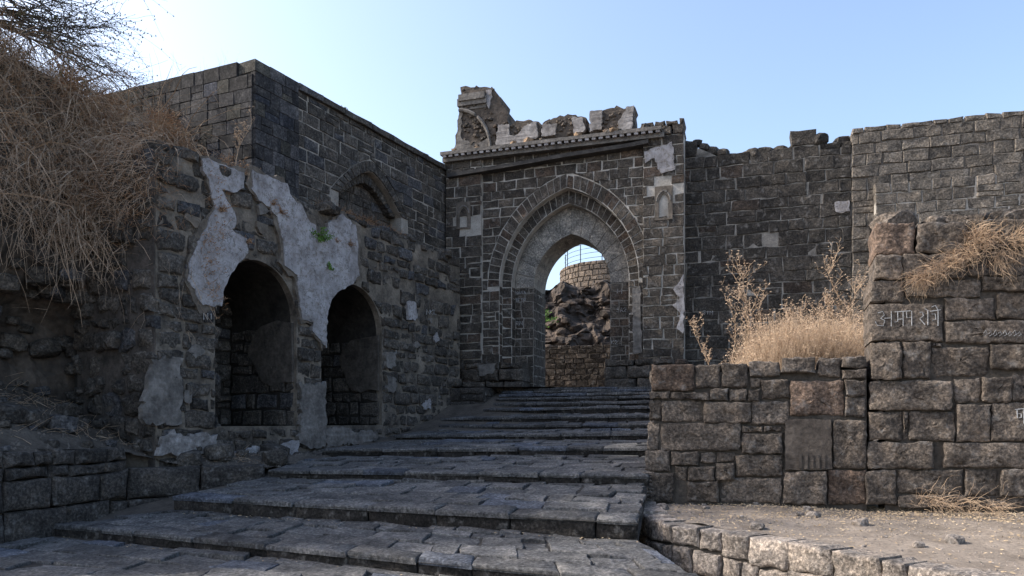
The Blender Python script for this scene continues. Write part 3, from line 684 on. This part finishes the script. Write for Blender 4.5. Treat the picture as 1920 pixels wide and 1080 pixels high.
def debris(u, v):
    # v=0 along the kerb wall, v=1 against arcade and bank
    A = [Vector((-7.0,7.4)),Vector((-6.1,8.75)),Vector((-5.55,10.5)),Vector((-4.7,11.1)),Vector((-3.8,11.45)),Vector((-3.3,12.4)),Vector((-2.2,14.6))]
    B = [Vector((-8.6,8.0)),Vector((-8.2,9.3)),Vector((-7.6,11.2)),Vector((-6.8,12.2)),Vector((-5.4,12.6)),Vector((-4.3,13.2)),Vector((-3.2,15.4))]
    za = [1.1,1.1,1.08,.8,.78,.84,1.0]; zb = [2.3,2.3,2.1,1.7,1.2,.95,1.1]
    t = u*6; i = min(5, int(t)); t -= i
    a = A[i].lerp(A[i+1], t); b = B[i].lerp(B[i+1], t); p = a.lerp(b, v); z = (za[i]+(za[i+1]-za[i])*t)*(1-v)+(zb[i]+(zb[i+1]-zb[i])*t)*v
    z += noise.noise(Vector((p.x*1.7,p.y*1.7,0)))*.10*min(1,v*5)+noise.noise(Vector((p.x*6,p.y*6,4)))*.04
    return Vector((p.x, p.y, z))
sheet('debris_slope', debris, 70, 26, DIRT)
for i in range(64):
    p = debris(rng.uniform(.05,.85), rng.uniform(.05,.9)); r = rng.choice((.04,.05,.06,.08,.1,.14,.2))
    o = rock('loose_stone', p+Vector((0,0,r*.3)), r, STONE, None, tone('arc'), sub=2, seed=i, amp=.25)
    tag(o, 'large loose boulder lying on the debris slope below the bank' if r > .13 else ('fist sized loose stone on the debris slope below the bank' if r > .07 else 'small loose chip of stone on the debris slope'), 'stone', 'boulders on the debris slope' if r > .13 else ('loose stones on the debris slope' if r > .07 else 'stone chips on the debris slope'))
gd = MB()
for i in range(2600):
    p = debris(rng.uniform(0,.98), rng.uniform(.0,.98)); r = rng.uniform(.008,.035); a = rng.uniform(0,6); c_, s_ = math.cos(a)*r, math.sin(a)*r
    gd.add([p+Vector((c_,s_,-.01)), p+Vector((-s_,c_*1.3,-.01)), p+Vector((-c_,-s_,-.01)), p+Vector((s_,-c_,-.01)), p+Vector((r*.2,0,r*.9))], [(0,1,4),(1,2,4),(2,3,4),(3,0,4)])
tag(gd.build('stone_chips', plain_mat('chip_stone', (.05,.045,.04), (.2,.17,.145), 4, dist=.01)), 'crumbled stone chips covering the debris slope', 'gravel', kind='stuff')
tm = MB()
for i in range(500):
    p = debris(rng.uniform(0,.7), rng.uniform(.1,.98)); a = rng.uniform(0,6.3); stem_pts = [p+Vector((0,0,.01))]; d = Vector((math.cos(a), math.sin(a), rng.uniform(.0,.7)))
    for k in range(3): d = (d+Vector((rng.uniform(-.4,.4),rng.uniform(-.4,.4),rng.uniform(-.3,.2)))).normalized(); stem_pts.append(stem_pts[-1]+d*rng.uniform(.05,.14))
    tm.tube(stem_pts, [.004,.003,.003,.002], 3)
tag(tm.build('dry_twigs', BRUSH), 'dry twigs and grass stems strewn over the debris slope', 'twigs', kind='stuff')
BP = [Vector(p) for p in ((-4.75,11.75),(-5.3,12.0),(-6.1,12.0),(-6.9,11.4),(-7.35,10.3),(-7.6,9.2),(-7.85,8.5),(-8.6,7.5),(-11,6.2))]
BH = [5.5,5.85,6.8,7.35,7.5,7.4,6.0,4.8,4.4]
PROF = [(0,.0),(.12,.35),(.25,.45),(.36,.05),(.44,-.35),(.55,-.25),(.7,.1),(.85,.45),(.96,.9),(1.0,1.6),(1.03,3.5),(1.05,7)]
def bank_pt(u, v):
    t = u*8; i = min(7, int(t)); t -= i
    p = BP[i].lerp(BP[i+1], t); H = BH[i]+(BH[i+1]-BH[i])*t
    a = BP[max(i-1,0)]; b = BP[min(i+2,8)]; d = (b-a).normalized(); n = Vector((d.y, -d.x))      # n points away from the viewer
    w = v*11; j = min(10, int(w)); w -= j
    h = PROF[j][0]+(PROF[j+1][0]-PROF[j][0])*w; off = PROF[j][1]+(PROF[j+1][1]-PROF[j][1])*w
    k = min(1, u*5)*.8+.2; z = 1.0+(H-1.0)*h; q = p+n*off*(k if off < 1 else 1)
    P = Vector((q.x, q.y, z)); f = noise.fractal(P*.9, 1, 2, 5)*.28+noise.noise(P*3.2)*.10
    return Vector((P.x+n.x*f, P.y+n.y*f, z+noise.noise(P*1.3)*.15))
bank = sheet('earth_bank', bank_pt, 110, 70, ROCK, smooth=False)
for i in range(150):
    u = rng.uniform(.02,.52); v = rng.uniform(.02,.36); p = bank_pt(u, v); r = rng.uniform(.07,.19)
    rock('bank_stone', p, r, STONE, bank, tone('arc'), sub=2, seed=i, sq=(1.2,1,.75), amp=.22)
# dry brush hanging over the bank
def stem(m, p, d, L, droop, r, n=6, w=.22):
    pts = [p.copy()]; d = d.normalized()
    for k in range(n):
        d = (d+Vector((rng.uniform(-w,w), rng.uniform(-w,w), rng.uniform(-w*.6,w*.6)-droop))).normalized(); pts.append(pts[-1]+d*L/n)
    m.tube(pts, [r*(1-.75*k/n) for k in range(n+1)], 3); return pts
mb = MB(); mr = MB()
for i in range(3800):
    u = min(.78, abs(rng.gauss(.40,.2))); v = rng.uniform(.42,.86); p = bank_pt(u, v)
    d = Vector((rng.uniform(-.1,1.0), rng.uniform(-1.1,-.1), rng.uniform(-.2,1.0)))
    if u < .16: d.x = rng.uniform(-.7,.1)
    P = stem(mb, p, d, rng.uniform(.5,1.9) if u > .16 else rng.uniform(.3,.7), rng.uniform(.04,.40), rng.choice((.003,.004,.005,.011)), 7)
    if rng.random() < .65:
        for k in range(3): stem(mb, P[rng.randint(2,6)], Vector((rng.uniform(-1,1),rng.uniform(-1,1),rng.uniform(-1,.5))), rng.uniform(.2,.5), .1, .003, 4)
for i in range(700):                                                 # brush spilling over the broken end of the arcade
    p = AR.world(a0+rng.uniform(-.15,.35), 5.5+rng.uniform(-.9,.25), -rng.uniform(-.05,1.8)); stem(mb, p, Vector((rng.uniform(-.8,.2), rng.uniform(-1,-.1), rng.uniform(-.2,1))), rng.uniform(.25,.7), rng.uniform(.12,.45), rng.uniform(.003,.006), 6)
    for k in range(3):
        q = p+Vector((rng.uniform(-.3,.3),rng.uniform(-.35,.05),rng.uniform(-.7,.2))); stem(mr, q, Vector((rng.uniform(-1,1),rng.uniform(-1,1),rng.uniform(-.6,1))), rng.uniform(.08,.24), .1, .003, 2)
tag(mb.build('dry_brush', BRUSH), 'tangle of dry grey stems hanging over the bank', 'brush', kind='stuff')
for i in range(9500):
    if rng.random() < .55: p = bank_pt(rng.uniform(.0,.36), rng.uniform(.4,.82))
    else: p = bank_pt(rng.uniform(.2,.75), rng.uniform(.5,.95))
    p = p+Vector((rng.uniform(0,.25),rng.uniform(-.3,0),rng.uniform(0,.25)))
    d = Vector((rng.uniform(-1,1),rng.uniform(-1,1),rng.uniform(-.6,1))).normalized(); stem(mr, p, d, rng.uniform(.08,.22), .1, .003, 2)
    mr.leaf(p+d*.08, d, .009, .04); mr.leaf(p+d*.12, d.orthogonal(), .008, .035)
tag(mr.build('rusty_scrub', RUST), 'rust brown dry scrub on the crest of the bank', 'scrub', kind='stuff')
# tree above the bank
tree = thing('thorn_tree', 'nearly bare spreading tree rooted on the bank, fine dark twigs', 'tree', loc=(-10.9,11.8,8.05))
tb = MB(); tw = MB(); tl = MB()
def branch(p, d, L, r, lev):
    n = 5; pts = [p]; rr = [r]
    for k in range(n):
        d = (d+Vector((rng.uniform(-.22,.22),rng.uniform(-.22,.22),rng.uniform(-.16,.18)-(.05 if lev > 1 else 0)))).normalized(); pts.append(pts[-1]+d*L/n); rr.append(r*(1-.45*(k+1)/n))
    (tb if lev < 2 else tw).tube(pts, rr, 6 if lev < 2 else 3)
    if lev == 4:
        for q in pts[1:]:
            for _ in range(2):
                if rng.random() < .55: tl.leaf(q, Vector((rng.uniform(-1,1),rng.uniform(-1,1),rng.uniform(-1,1))).normalized(), .010, .04)
        return
    for k in range((5,8,8,6)[lev]):
        i = rng.randint(2, n); dd = (d*.9+Vector((rng.uniform(-1,1),rng.uniform(-1,1),rng.uniform(-.5,.6)))*.75).normalized()
        branch(pts[i], dd, L*rng.uniform(.5,.75), rr[i]*.6, lev+1)
branch(Vector((0,0,-.5)), Vector((.35,-.1,1)), 2.0, .13, 0)
for hz, dy, dz, L in ((.3,-.1,.0,2.5),(.7,-.25,.08,2.6),(.5,.1,-.08,2.4),(1.0,-.1,-.02,2.5),(.1,-.3,-.05,2.2)): branch(Vector((.1,0,hz)), Vector((1,dy,dz)), L, .07, 1)
tb.build('trunk', TWIG, tree); tw.build('twigs', TWIG, tree)['kind'] = 'stuff'; tl.build('crown', OLIVE, tree)['kind'] = 'stuff'

# ================================================================ RIGHT: terrace, retaining wall, foreground walls
TP = [(1.62,10.2),(1.54,9.19),(1.55,8.2),(1.66,7.75),(2.05,7.3),(2.46,6.62),(2.97,5.61),(3.4,5.0),(3.75,4.2),(4.0,3.0)]
rt = thing('retaining_wall', 'low sunlit retaining wall of rough blocks curving round the dirt terrace', 'wall')
V = [(x,y,-.05) for x,y in TP]+[(x+.06,y+.04,.40) for x,y in TP]; n = len(TP)
mesh('wall_core', V, [(i,i+1,n+i+1,n+i) for i in range(n-1)], DIRT, rt)
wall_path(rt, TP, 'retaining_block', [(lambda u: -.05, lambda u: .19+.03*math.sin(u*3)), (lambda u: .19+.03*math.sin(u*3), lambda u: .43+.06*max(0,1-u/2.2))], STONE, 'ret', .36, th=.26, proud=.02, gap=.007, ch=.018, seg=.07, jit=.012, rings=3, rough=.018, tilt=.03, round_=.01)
FG = Frame(1.72, 9.8, -20)
def terr(u, v):
    t = u*(len(TP)-1); i = min(len(TP)-2, int(t)); t -= i; a = Vector(TP[i]).lerp(Vector(TP[i+1]), t)
    a += Vector((.2,.12)); b = Vector((1.9+u*11, 10.2-u*5.0)); p = a.lerp(b, v)
    z = .41+.05*v+.05*noise.noise(Vector((p.x*1.1,p.y*1.1,2)))+.02*noise.noise(Vector((p.x*6,p.y*6,2)))+.10*max(0,v-.75)*(u)
    return Vector((p.x, p.y, z))
sheet('terrace', terr, 90, 50, SOIL)
SOIL2 = plain_mat('grey_gravel', (.10,.085,.075), (.36,.31,.27), 3, dist=.01)
lit = MB()
for i in range(9000):
    u = rng.uniform(.0,.95); v = 1-abs(rng.gauss(0,.22)) if rng.random() < .75 else rng.random()
    v = max(0, min(.99, v)); p = terr(u, v)+Vector((0,0,.012)); d = Vector((rng.uniform(-1,1),rng.uniform(-1,1),rng.uniform(-.15,.4))).normalized(); lit.leaf(p, d, rng.uniform(.003,.009), rng.uniform(.015,.05))
for i in range(110):
    k = rng.randint(0,1); p = at(rng.uniform(130,1200), 0, 1); u = rng.random()
    q = nl[k]*(1-u)+nr_[k]*u+Vector((rng.uniform(-.1,.1), -rng.uniform(.03,.2), -ris[k]-.004)); lit.leaf(q, Vector((rng.uniform(-1,1),rng.uniform(-1,1),.1)).normalized(), .006, .03)
tag(lit.build('leaf_litter', LITTER), 'scattered dead leaves on the terrace and below the steps', 'leaves', kind='stuff')
gv = MB()
for i in range(3800):
    p = terr(rng.uniform(0,.97), rng.uniform(.0,.99)); r = rng.uniform(.004,.014); a = rng.uniform(0,6); c_, s_ = math.cos(a)*r, math.sin(a)*r
    gv.add([p+Vector((c_,s_,0)), p+Vector((-s_,c_,0)), p+Vector((-c_,-s_,0)), p+Vector((s_,-c_,0)), p+Vector((0,0,r*.9))], [(0,1,4),(1,2,4),(2,3,4),(3,0,4)])
tag(gv.build('gravel', SOIL2), 'fine gravel scattered over the dirt terrace', 'gravel', kind='stuff')
for i in range(70):
    p = terr(rng.uniform(.1,.95), rng.uniform(.05,.97)); r = rng.choice((.015,.02,.025,.03,.045,.07))
    o = rock('terrace_stone', p+Vector((0,0,r*.3)), r, STONE, None, (.2,.175,.155), sub=1 if r < .04 else 2, seed=i+300, amp=.25)
    tag(o, 'largest kind of loose rock lying on the dry dirt terrace' if r > .06 else ('egg sized loose stone on the dry dirt terrace' if r > .028 else 'tiny pebble on the dry dirt terrace'), 'stone', 'loose rocks on the terrace' if r > .06 else ('loose stones on the terrace' if r > .028 else 'pebbles on the terrace'))
LOW = [(1222,684,1302,733),(1304,684,1351,728),(1354,682,1402,727),(1405,678,1462,706),(1464,671,1530,700),(1533,671,1576,708),(1578,668,1624,690),(1578,692,1624,712),(1220,735,1255,748),(1257,735,1330,749),(1332,730,1365,752),(1367,729,1401,752),(1403,730,1425,752),(1427,712,1480,748),(1405,708,1426,728),(1482,714,1582,780),(1584,714,1624,742),(1584,744,1624,782),(1218,750,1240,789),(1242,751,1318,791),(1320,754,1408,794),(1410,752,1480,796),
 (1214,791,1236,843),(1238,793,1389,845),(1392,799,1430,811),(1432,799,1468,809),(1391,813,1466,850),(1562,786,1624,879),(1211,845,1258,883),(1260,847,1312,872),(1314,847,1342,867),(1344,848,1378,866),(1380,852,1467,893),(1222,885,1265,941),(1267,874,1288,902),(1288,903,1348,941),(1290,874,1340,901),(1342,868,1378,900),(1350,896,1466,943),(1469,883,1550,945),(1552,881,1624,946)]
TALL = [(1640,418,1715,479),(1717,420,1812,476),(1814,412,1925,468),(1640,480,1690,525),(1692,478,1810,523),(1812,470,1925,519),(1630,527,1695,568),(1697,525,1838,558),(1840,521,1925,546),(1630,570,1768,640),(1770,560,1865,600),(1867,548,1925,599),(1770,602,1925,644),(1630,642,1690,712),(1692,642,1744,710),(1746,643,1765,650),(1747,651,1853,707),(1855,646,1925,693),(1630,714,1785,770),(1787,710,1838,756),(1840,708,1895,754),(1897,695,1925,752),
 (1627,772,1690,826),(1692,772,1702,826),(1704,771,1789,827),(1792,758,1855,827),(1858,755,1925,828),(1625,828,1749,879),(1768,830,1925,877),(1622,881,1680,946),(1682,880,1806,926),(1808,879,1872,930),(1874,879,1925,930),(1682,928,1925,952)]
lowt = thing('low_wall', 'waist high wall of mixed dark blocks with a carved slab, right of the steps', 'wall', FG)
tall = thing('block_wall', 'tall wall of large brown basalt blocks with chalk writing', 'wall', FG)
fs0, fs1, fs2 = FG.loc(1218,800)[0], FG.loc(1625,800)[0], FG.loc(1925,800)[0]
zlow = FG.loc(1420,684)[1]; ztall = FG.loc(1780,420)[1]
DC2 = plain_mat('earth_joint', (.03,.026,.022), (.10,.085,.07), 6, dist=.04, fine=22)
m = MB(); m.box(fs0+.06, fs1, .0, .55, .2, zlow-.08); m.build('wall_core', DC2, lowt)
m = MB(); m.box(fs1+.2, fs2+3.6, .0, .7, .2, FG.loc(1780,480)[1]); m.build('wall_core', DC2, tall)
kw_f = dict(gap=.002, ch=.015, seg=.06, jit=.012, rings=5, rough=.020, tilt=.035, round_=.01)
def rects(L, parent, top):
    for (x0,y0,x1,y1) in L:
        P = FG.poly([(x0,y1),(x1,y1),(x1,y0),(x0,y0)]); P = [(a+rng.uniform(-.006,.006), b+rng.uniform(-.006,.006)) for a, b in P]
        deep = .75 if y0 < top or (1620 < x0 < 1645) else .3
        kk = dict(kw_f); pr = .04+rng.uniform(-.02,.035)
        if (x0,y0) in ((1630,570),(1770,602),(1858,755)): kk.update(tilt=.001, rough=.006); pr = .05
        yield (x0,y0,x1,y1), stone('block', P, WALLMAP, parent, STONE, tone('fore'), depth=deep, proud=pr, **kk)
for r, o in rects(LOW, lowt, 712): pass
written = None
for r, o in rects(TALL, tall, 480):
    if r[:2] == (1630,570): written = o
for q in courses(fs2+.01, fs2+3.6, .3, ztall, .42, .8): stone('block', q, WALLMAP, tall, STONE, tone('fore'), depth=.4, proud=.04+rng.uniform(-.02,.03), **kw_f)
# upper blocks lie back a little, loose rocks on top
for px, py, r in ((1680,408,.20),(1768,410,.13),(1800,408,.12),(1850,402,.13),(1885,400,.14),(1915,398,.15)):
    s, z = FG.loc(px, py); rock('loose_top_stone', (s, .25, z), r, STONE, tall, tone('fore'), sub=3, seed=px, sq=(1.3,1,.55), amp=.2)
for k in range(8):                                                    # ribbed corner stone at the foot
    s, z = FG.loc(1213, 936-k*7); m = MB(); m.tube([Vector((s-.04,-.0,z)),Vector((s+.0,-.05,z)),Vector((s+.1,-.05,z))], [.024]*3, 6); m.build('corner_rib', STONE, lowt, col=(.13,.11,.095))
cs = slab('carved_slab', FG.poly([(1472,880),(1472,790),(1480,784),(1558,786),(1560,880)]), -.075, .2, plain_mat('carved_stone', (.045,.037,.031), (.135,.112,.093), 5, dist=.03, fine=22), lowt, seg=.06, jit=.008)
for k in range(5):
    x = 1497+k*11; P = FG.poly([(x,878),(x+6,878),(x+6,852),(x,852)]); slab('carved_bar', P, -.098, .04, bpy.data.materials['carved_stone'], lowt, seg=.05, jit=.003)
def chalk(lines, parent, out=.055, r=.006): strokes('chalk_writing', [[FG.loc(*p) for p in ln] for ln in lines], lambda s, z: Vector((s, -out, z)), parent, r)
chalk([[(1645,588),(1654,585),(1657,592),(1650,598),(1658,602),(1655,612),(1644,611),(1640,604)],[(1657,598),(1670,597)],[(1670,585),(1670,613)],[(1676,586),(1706,584)],[(1682,586),(1682,604),(1676,605)],[(1682,600),(1692,599)],[(1692,586),(1692,612)],[(1698,586),(1699,597),(1708,596)],[(1708,584),(1708,612)],
       [(1722,587),(1728,586),(1730,593),(1723,599),(1733,610)],[(1738,584),(1738,611)],[(1732,580),(1739,584)],[(1742,585),(1762,582)],[(1745,590),(1752,590),(1753,600),(1746,602)],[(1757,584),(1757,612)],[(1757,582),(1752,574),(1745,577)]], tall)
chalk([[(1842+i*9,626+(i%3)),(1846+i*9,620+(i%2)*3),(1849+i*9,628),(1844+i*9,631)] for i in range(8)], tall, r=.004)
chalk([[(1900,768),(1918,766)],[(1904,768),(1905,784),(1912,783),(1912,776),(1905,776)],[(1916,767),(1917,794)]], tall)
# solid earth behind the low wall and its side along the steps
fill = MB()
fw = lambda t, y: FG.world(t, 0, -y).xy
c = [fw(fs0+.1,.3), fw(fs2+4,.3), Vector((14,15)), Vector((5.6,17.3))]
def filler(u, v):
    a = c[0].lerp(c[1], u); b = c[3].lerp(c[2], u); p = a.lerp(b, v); return Vector((p.x, p.y, 2.05+.75*v+.06*noise.noise(Vector((p.x*2,p.y*2,0)))))
sheet('raised_ground', filler, 40, 30, SOIL)
sw = Frame(c[0].x+.02, c[0].y, math.degrees(math.atan2(c[3].y-c[0].y, c[3].x-c[0].x)))
side = thing('stair_side_wall', 'side wall of dark blocks holding the raised ground beside the steps', 'wall', sw)
Ls = (c[3]-c[0]).length; m = MB(); m.add([(0,0,0),(Ls,0,0),(Ls,0,2.85),(0,0,2.1)], [(0,1,2,3)]); m.build('wall_core', DARKCORE, side)
for q in courses(0, Ls, .4, 2.1, .35, .8): stone('block', q, lambda a, b, o: Vector((a, o, b)), side, STONE, tone('dark'), depth=-.02, proud=.05, gap=.01, ch=.03, seg=.4)
# end of the low wall facing the steps
for q in courses(0, .5, .3, zlow-.05, .3, .5): stone('end_block', q, lambda a, b, o: Vector((fs0+.06-o, a, b)), lowt, STONE, tone('fore'), depth=.06, proud=.05, gap=.01, ch=.03, seg=.1, jit=.012, rings=2, rough=.016)

# ================================================================ dry plants
def weed(name, base, H, label, group, heads=True, spread=.5):
    t = thing(name, label, 'weed', loc=base, group=group); m = MB(); hd = MB()
    main = stem(m, Vector((0,0,0)), Vector((rng.uniform(-.08,.08),rng.uniform(-.08,.08),1)), H, -.01, .007, 8)
    for k in range(int(9*spread*2)):
        i = rng.randint(3,8); d = Vector((rng.uniform(-1,1),rng.uniform(-1,1),1.1)); P = stem(m, main[i], d, H*rng.uniform(.12,.3), -.05, .004, 4)
        for q in P[1:]:
            for _ in range(2):
                d2 = Vector((rng.uniform(-1,1),rng.uniform(-1,1),.8)); Q = stem(m, q, d2, H*rng.uniform(.03,.08), -.03, .0025, 2)
                for _ in range(4): hd.leaf(Q[-1], Vector((rng.uniform(-1,1),rng.uniform(-1,1),rng.uniform(-.2,1))).normalized(), .007, .026)
    m.build('stem', STRAW, t); hd.build('seed_heads', STRAW, t)['kind'] = 'stuff'
for px, d, top in ((1418,11.2,508),(1366,11.0,560),(1392,11.5,575),(1455,11.0,578),(1480,11.6,585),(1345,11.3,600),(1510,11.2,590),(1540,11.5,572),(1560,11.0,580),(1585,11.3,570),(1602,11.6,535),(1615,11.3,500),(1622,11.6,540),(1435,11.5,560)):
    X = (px-960)/F*d; H = EYE+(HOR-top)/F*d-2.05
    weed('dry_weed', (X,d,2.03), H, 'tall dry branching weed behind the low wall' if top > 515 else ('tallest dry weed with flat seed heads behind the low wall' if px < 1500 else 'dry weed leaning on the end of the block wall'), 'dry weeds behind the low wall' if top > 515 else None, spread=.7 if top > 515 else 1.0)
gm = MB()
for i in range(11000):
    d = rng.uniform(10.3,13.0); px = rng.gauss(1520,75) if rng.random() < .8 else rng.uniform(1320,1640)
    px = max(1315, min(1660, px)); X = (px-960)/F*d
    if (Vector((X,d))-FG.o).dot(FG.n) > -.5: continue
    dens = min(1, max(.25,(px-1330)/110)); P = stem(gm, Vector((X,d,2.02)), Vector((rng.uniform(-.35,.35),rng.uniform(-.35,.35),1)), rng.uniform(.3,1.1)*dens, .02, .0032, 3)
    for k in (2,3):
        for _ in range(2): gm.leaf(P[k], Vector((rng.uniform(-1,1),rng.uniform(-1,1),rng.uniform(-.3,1))).normalized(), .006, .03)
tag(gm.build('dry_grass', STRAW), 'mass of pale dry grass behind the low wall', 'grass', kind='stuff')
def tuft(label, spots, n, L, name='grass_tuft'):
    m = MB()
    for i in range(n):
        px, py, o, dx, dz = rng.choice(spots); s, z = FG.loc(px+rng.gauss(0,13), py+rng.gauss(0,8))
        p = FG.world(s, z, o+rng.uniform(-.05,.06)); dd = FG.d*(dx*.8+rng.uniform(-.8,.8)); stem(m, p, Vector((dd.x, dd.y-rng.uniform(.1,.9), dz+rng.uniform(-.6,.8))), L*rng.uniform(.2,1.1), rng.uniform(-.05,.3), .0026, 6, .42)
    o = m.build(name, STRAW); tag(o, label, 'grass', kind=None); return o
tuft('bright straw grass tuft spilling down between blocks of the tall wall', [(1845,455,.05,-.7,.2),(1820,475,.06,-.8,.0),(1790,490,.07,-.9,-.1),(1760,508,.08,-.9,-.3),(1730,522,.08,-.9,-.5),(1835,450,.05,-.3,.6)], 900, .29)
tuft('thin curling straw tuft at the right of the tall wall', [(1885,455,.05,.3,.3),(1905,450,.05,.4,.3),(1880,470,.06,-.2,-.6),(1870,490,.06,0,-.8),(1915,465,.05,.5,-.2)], 260, .34)
tuft('dry straw heap at the foot of the tall wall', [(1735,938,.15,-.3,.4),(1760,942,.2,.2,.2),(1810,945,.2,.6,.1),(1850,948,.2,.5,.1)], 240, .3)
def shrub(name, label, loc, n, r, mat, leafw=.012, leafl=.05, sq=(1,1,1)):
    t = thing(name, label, 'plant', loc=loc); m = MB(); l = MB()
    for i in range(n):
        d = Vector((rng.gauss(0,1)*sq[0],rng.gauss(0,1)*sq[1],abs(rng.gauss(.3,1))*sq[2])).normalized(); P = stem(m, Vector((0,0,0)), d, r*rng.uniform(.4,1.1), .06, .004, 4)
        for q in P[1:]:
            for _ in range(4): l.leaf(q, Vector((rng.uniform(-1,1),rng.uniform(-1,1),rng.uniform(-1,1))).normalized(), leafw, leafl)
    m.build('stem', TWIG, t); l.build('leaves', mat, t)['kind'] = 'stuff'
s, z = AR.loc(598, 452); shrub('green_plant', 'small green plant growing out of the white plaster', AR.world(s, z, .08), 26, .3, GREEN)
s, z = AR.loc(612, 505); shrub('green_sprig', 'tiny green sprig hanging on the plaster above the second arch', AR.world(s, z, .09), 7, .13, GREEN)
s, z = UW.loc(650, 196); shrub('wall_sprig', 'little dark green sprig on top of the upper wall', UW.world(s, zU, -.1), 14, .22, OLIVE)
for px, py in ((408,398),(455,455),(505,385),(520,400),(625,455),(648,460)): s, z = AR.loc(px, py); shrub('dry_clump', 'small rust brown dry clump rooted in the arcade wall', AR.world(s, z, .09), 16, .13, RUST, .005, .03); 
for o in [o for o in bpy.data.objects if o.name.startswith('dry_clump')]: o['group'] = 'dry clumps on the arcade wall'
tb2 = AR.loc(443, 300); weed('dry_stalk', AR.world(tb2[0], 5.5, .0), 1.1, 'single dry stalk standing on the arcade ledge before the ashlar wall', None, spread=.5)
m = MB()
for i in range(26):
    s = -rng.uniform(.6,2.0); p = Vector((-4.62,13.3,0))+Vector((LWd.d.x,LWd.d.y,0))*(-s)+Vector((0,.3,zU)); stem(m, p, Vector((rng.uniform(-.4,.4),0,1)), rng.uniform(.15,.5), -.02, .0025, 4)
tag(m.build('skyline_grass', BRUSH), 'wisps of dry grass on top of the ashlar return wall', 'grass')
m = MB()
for i in range(420):
    s = rng.uniform(AR.loc(600,400)[0], AR.loc(760,400)[0]); p = AR.world(s, zL+.0, rng.uniform(-.3,.05)); stem(m, p, Vector((rng.uniform(-1,1),rng.uniform(-1,1),.7)), rng.uniform(.08,.25), .1, .003, 3)
tag(m.build('ledge_scrub', RUST), 'brown dry scrub along the arcade ledge below the blind arch', 'scrub', kind='stuff')

# ================================================================ BEYOND THE GATE
inner = GA.world(c0, 2.35, -2.3)
sheet('inner_ground', lambda u, v: Vector((-6+u*22, 17.9+v*30+ -.30*u*0, 2.33 if v < .1 else 2.33+v*1.2)), 10, 20, DIRT)
IW = Frame(*at(1080,700,22.6).xy, -14)
iw = thing('inner_wall', 'low brown rubble masonry wall seen through the arch', 'wall', IW)
m = MB(); m.box(-4, 4, 0, .6, 1.8, 3.75); m.build('wall_core', plain_mat('brown_joint', (.05,.04,.033), (.18,.145,.115), 5, dist=.03), iw)
for q in courses(-2.2, 2.2, 2.2, 3.8, .17, .26, hv=.25, lv=.5, wob=.02): stone('rubble_block', q, WALLMAP, iw, STONE, shade((.058,.047,.039),.4), depth=.3, proud=.03, gap=.008, ch=.02, seg=.3, jit=.01, rough=.012)
def crag(u, v):
    x = -2.5+u*9; h = v; y = 26+h*3.5; z = 2.4+h*4.5
    P = Vector((x, y, z)); vd = noise.voronoi(Vector((x*1.7,y*1.7,z*2.6)))[0]; vd2 = noise.voronoi(P*4.6)[0]; f = noise.fractal(P*.8, 1, 2, 6)*.6-(vd[1]-vd[0])*.55-(vd2[1]-vd2[0])*.2+.3
    return Vector((x+noise.noise(P*2.1)*.2, y+f*1.1, z+noise.noise(P*1.7)*.35-(.9*max(0, .45-u)*v*3)))
crg = sheet('rock_outcrop', crag, 110, 80, BROWNROCK, smooth=False)
for i in range(60):
    p = crag(rng.uniform(.3,.85), rng.uniform(.3,.93)); rock('crag_stone', p, rng.uniform(.08,.22), BROWNROCK, crg, sub=2, seed=i, sq=(1.2,1,.7), amp=.25)
bc = Vector((4.75,34.5)); br = 2.5; ztop = EYE+(HOR-486)/F*32
bas = thing('round_bastion', 'round rubble bastion beyond the arch', 'tower', loc=(bc.x,bc.y,0))
m = MB(); k = 40
for i in range(k):
    a, b = 2*math.pi*i/k, 2*math.pi*(i+1)/k
    m.add([(br*math.cos(a),br*math.sin(a),4),(br*math.cos(b),br*math.sin(b),4),(br*math.cos(b),br*math.sin(b),ztop),(br*math.cos(a),br*math.sin(a),ztop),(0,0,ztop)], [(0,1,2,3),(3,2,4)])
m.build('drum', plain_mat('tan_joint', (.06,.05,.04), (.16,.13,.10), 3, dist=.03), bas)
for q in courses(br*math.pi*.95, br*math.pi*1.75, 6.4, ztop, .2, .3, hv=.25, lv=.4):
    stone('rubble_block', q, lambda a, b, o: Vector(((br+o)*math.cos(a/br), (br+o)*math.sin(a/br), b)), bas, STONE, shade((.125,.10,.08),.3), depth=.05, proud=.035, gap=.012, ch=.03, seg=.2, jit=.015, rough=.012)
rail = thing('railing', 'dark metal railing round the top of the bastion', 'railing', loc=(bc.x,bc.y,ztop))
for i in range(7):
    a = math.pi*(.93+i*.15); m = MB(); p = Vector((2.3*math.cos(a), 2.3*math.sin(a), 0)); m.tube([p, p+Vector((0,0,.85))], [.02]*2, 6); m.build('post', METAL, rail)
for h in (.2,.42,.63,.84):
    m = MB(); P = [Vector((2.3*math.cos(math.pi*(.93+i*.0375)), 2.3*math.sin(math.pi*(.93+i*.0375)), h)) for i in range(25)]; m.tube(P, [.011]*25, 5); m.build('rail_bar', METAL, rail)
p = at(1030, 585, 22.0); shrub('green_bush', 'bright green bush growing beside the inner end of the passage', p-Vector((.25,0,.3)), 40, .5, GREEN, .02, .07)
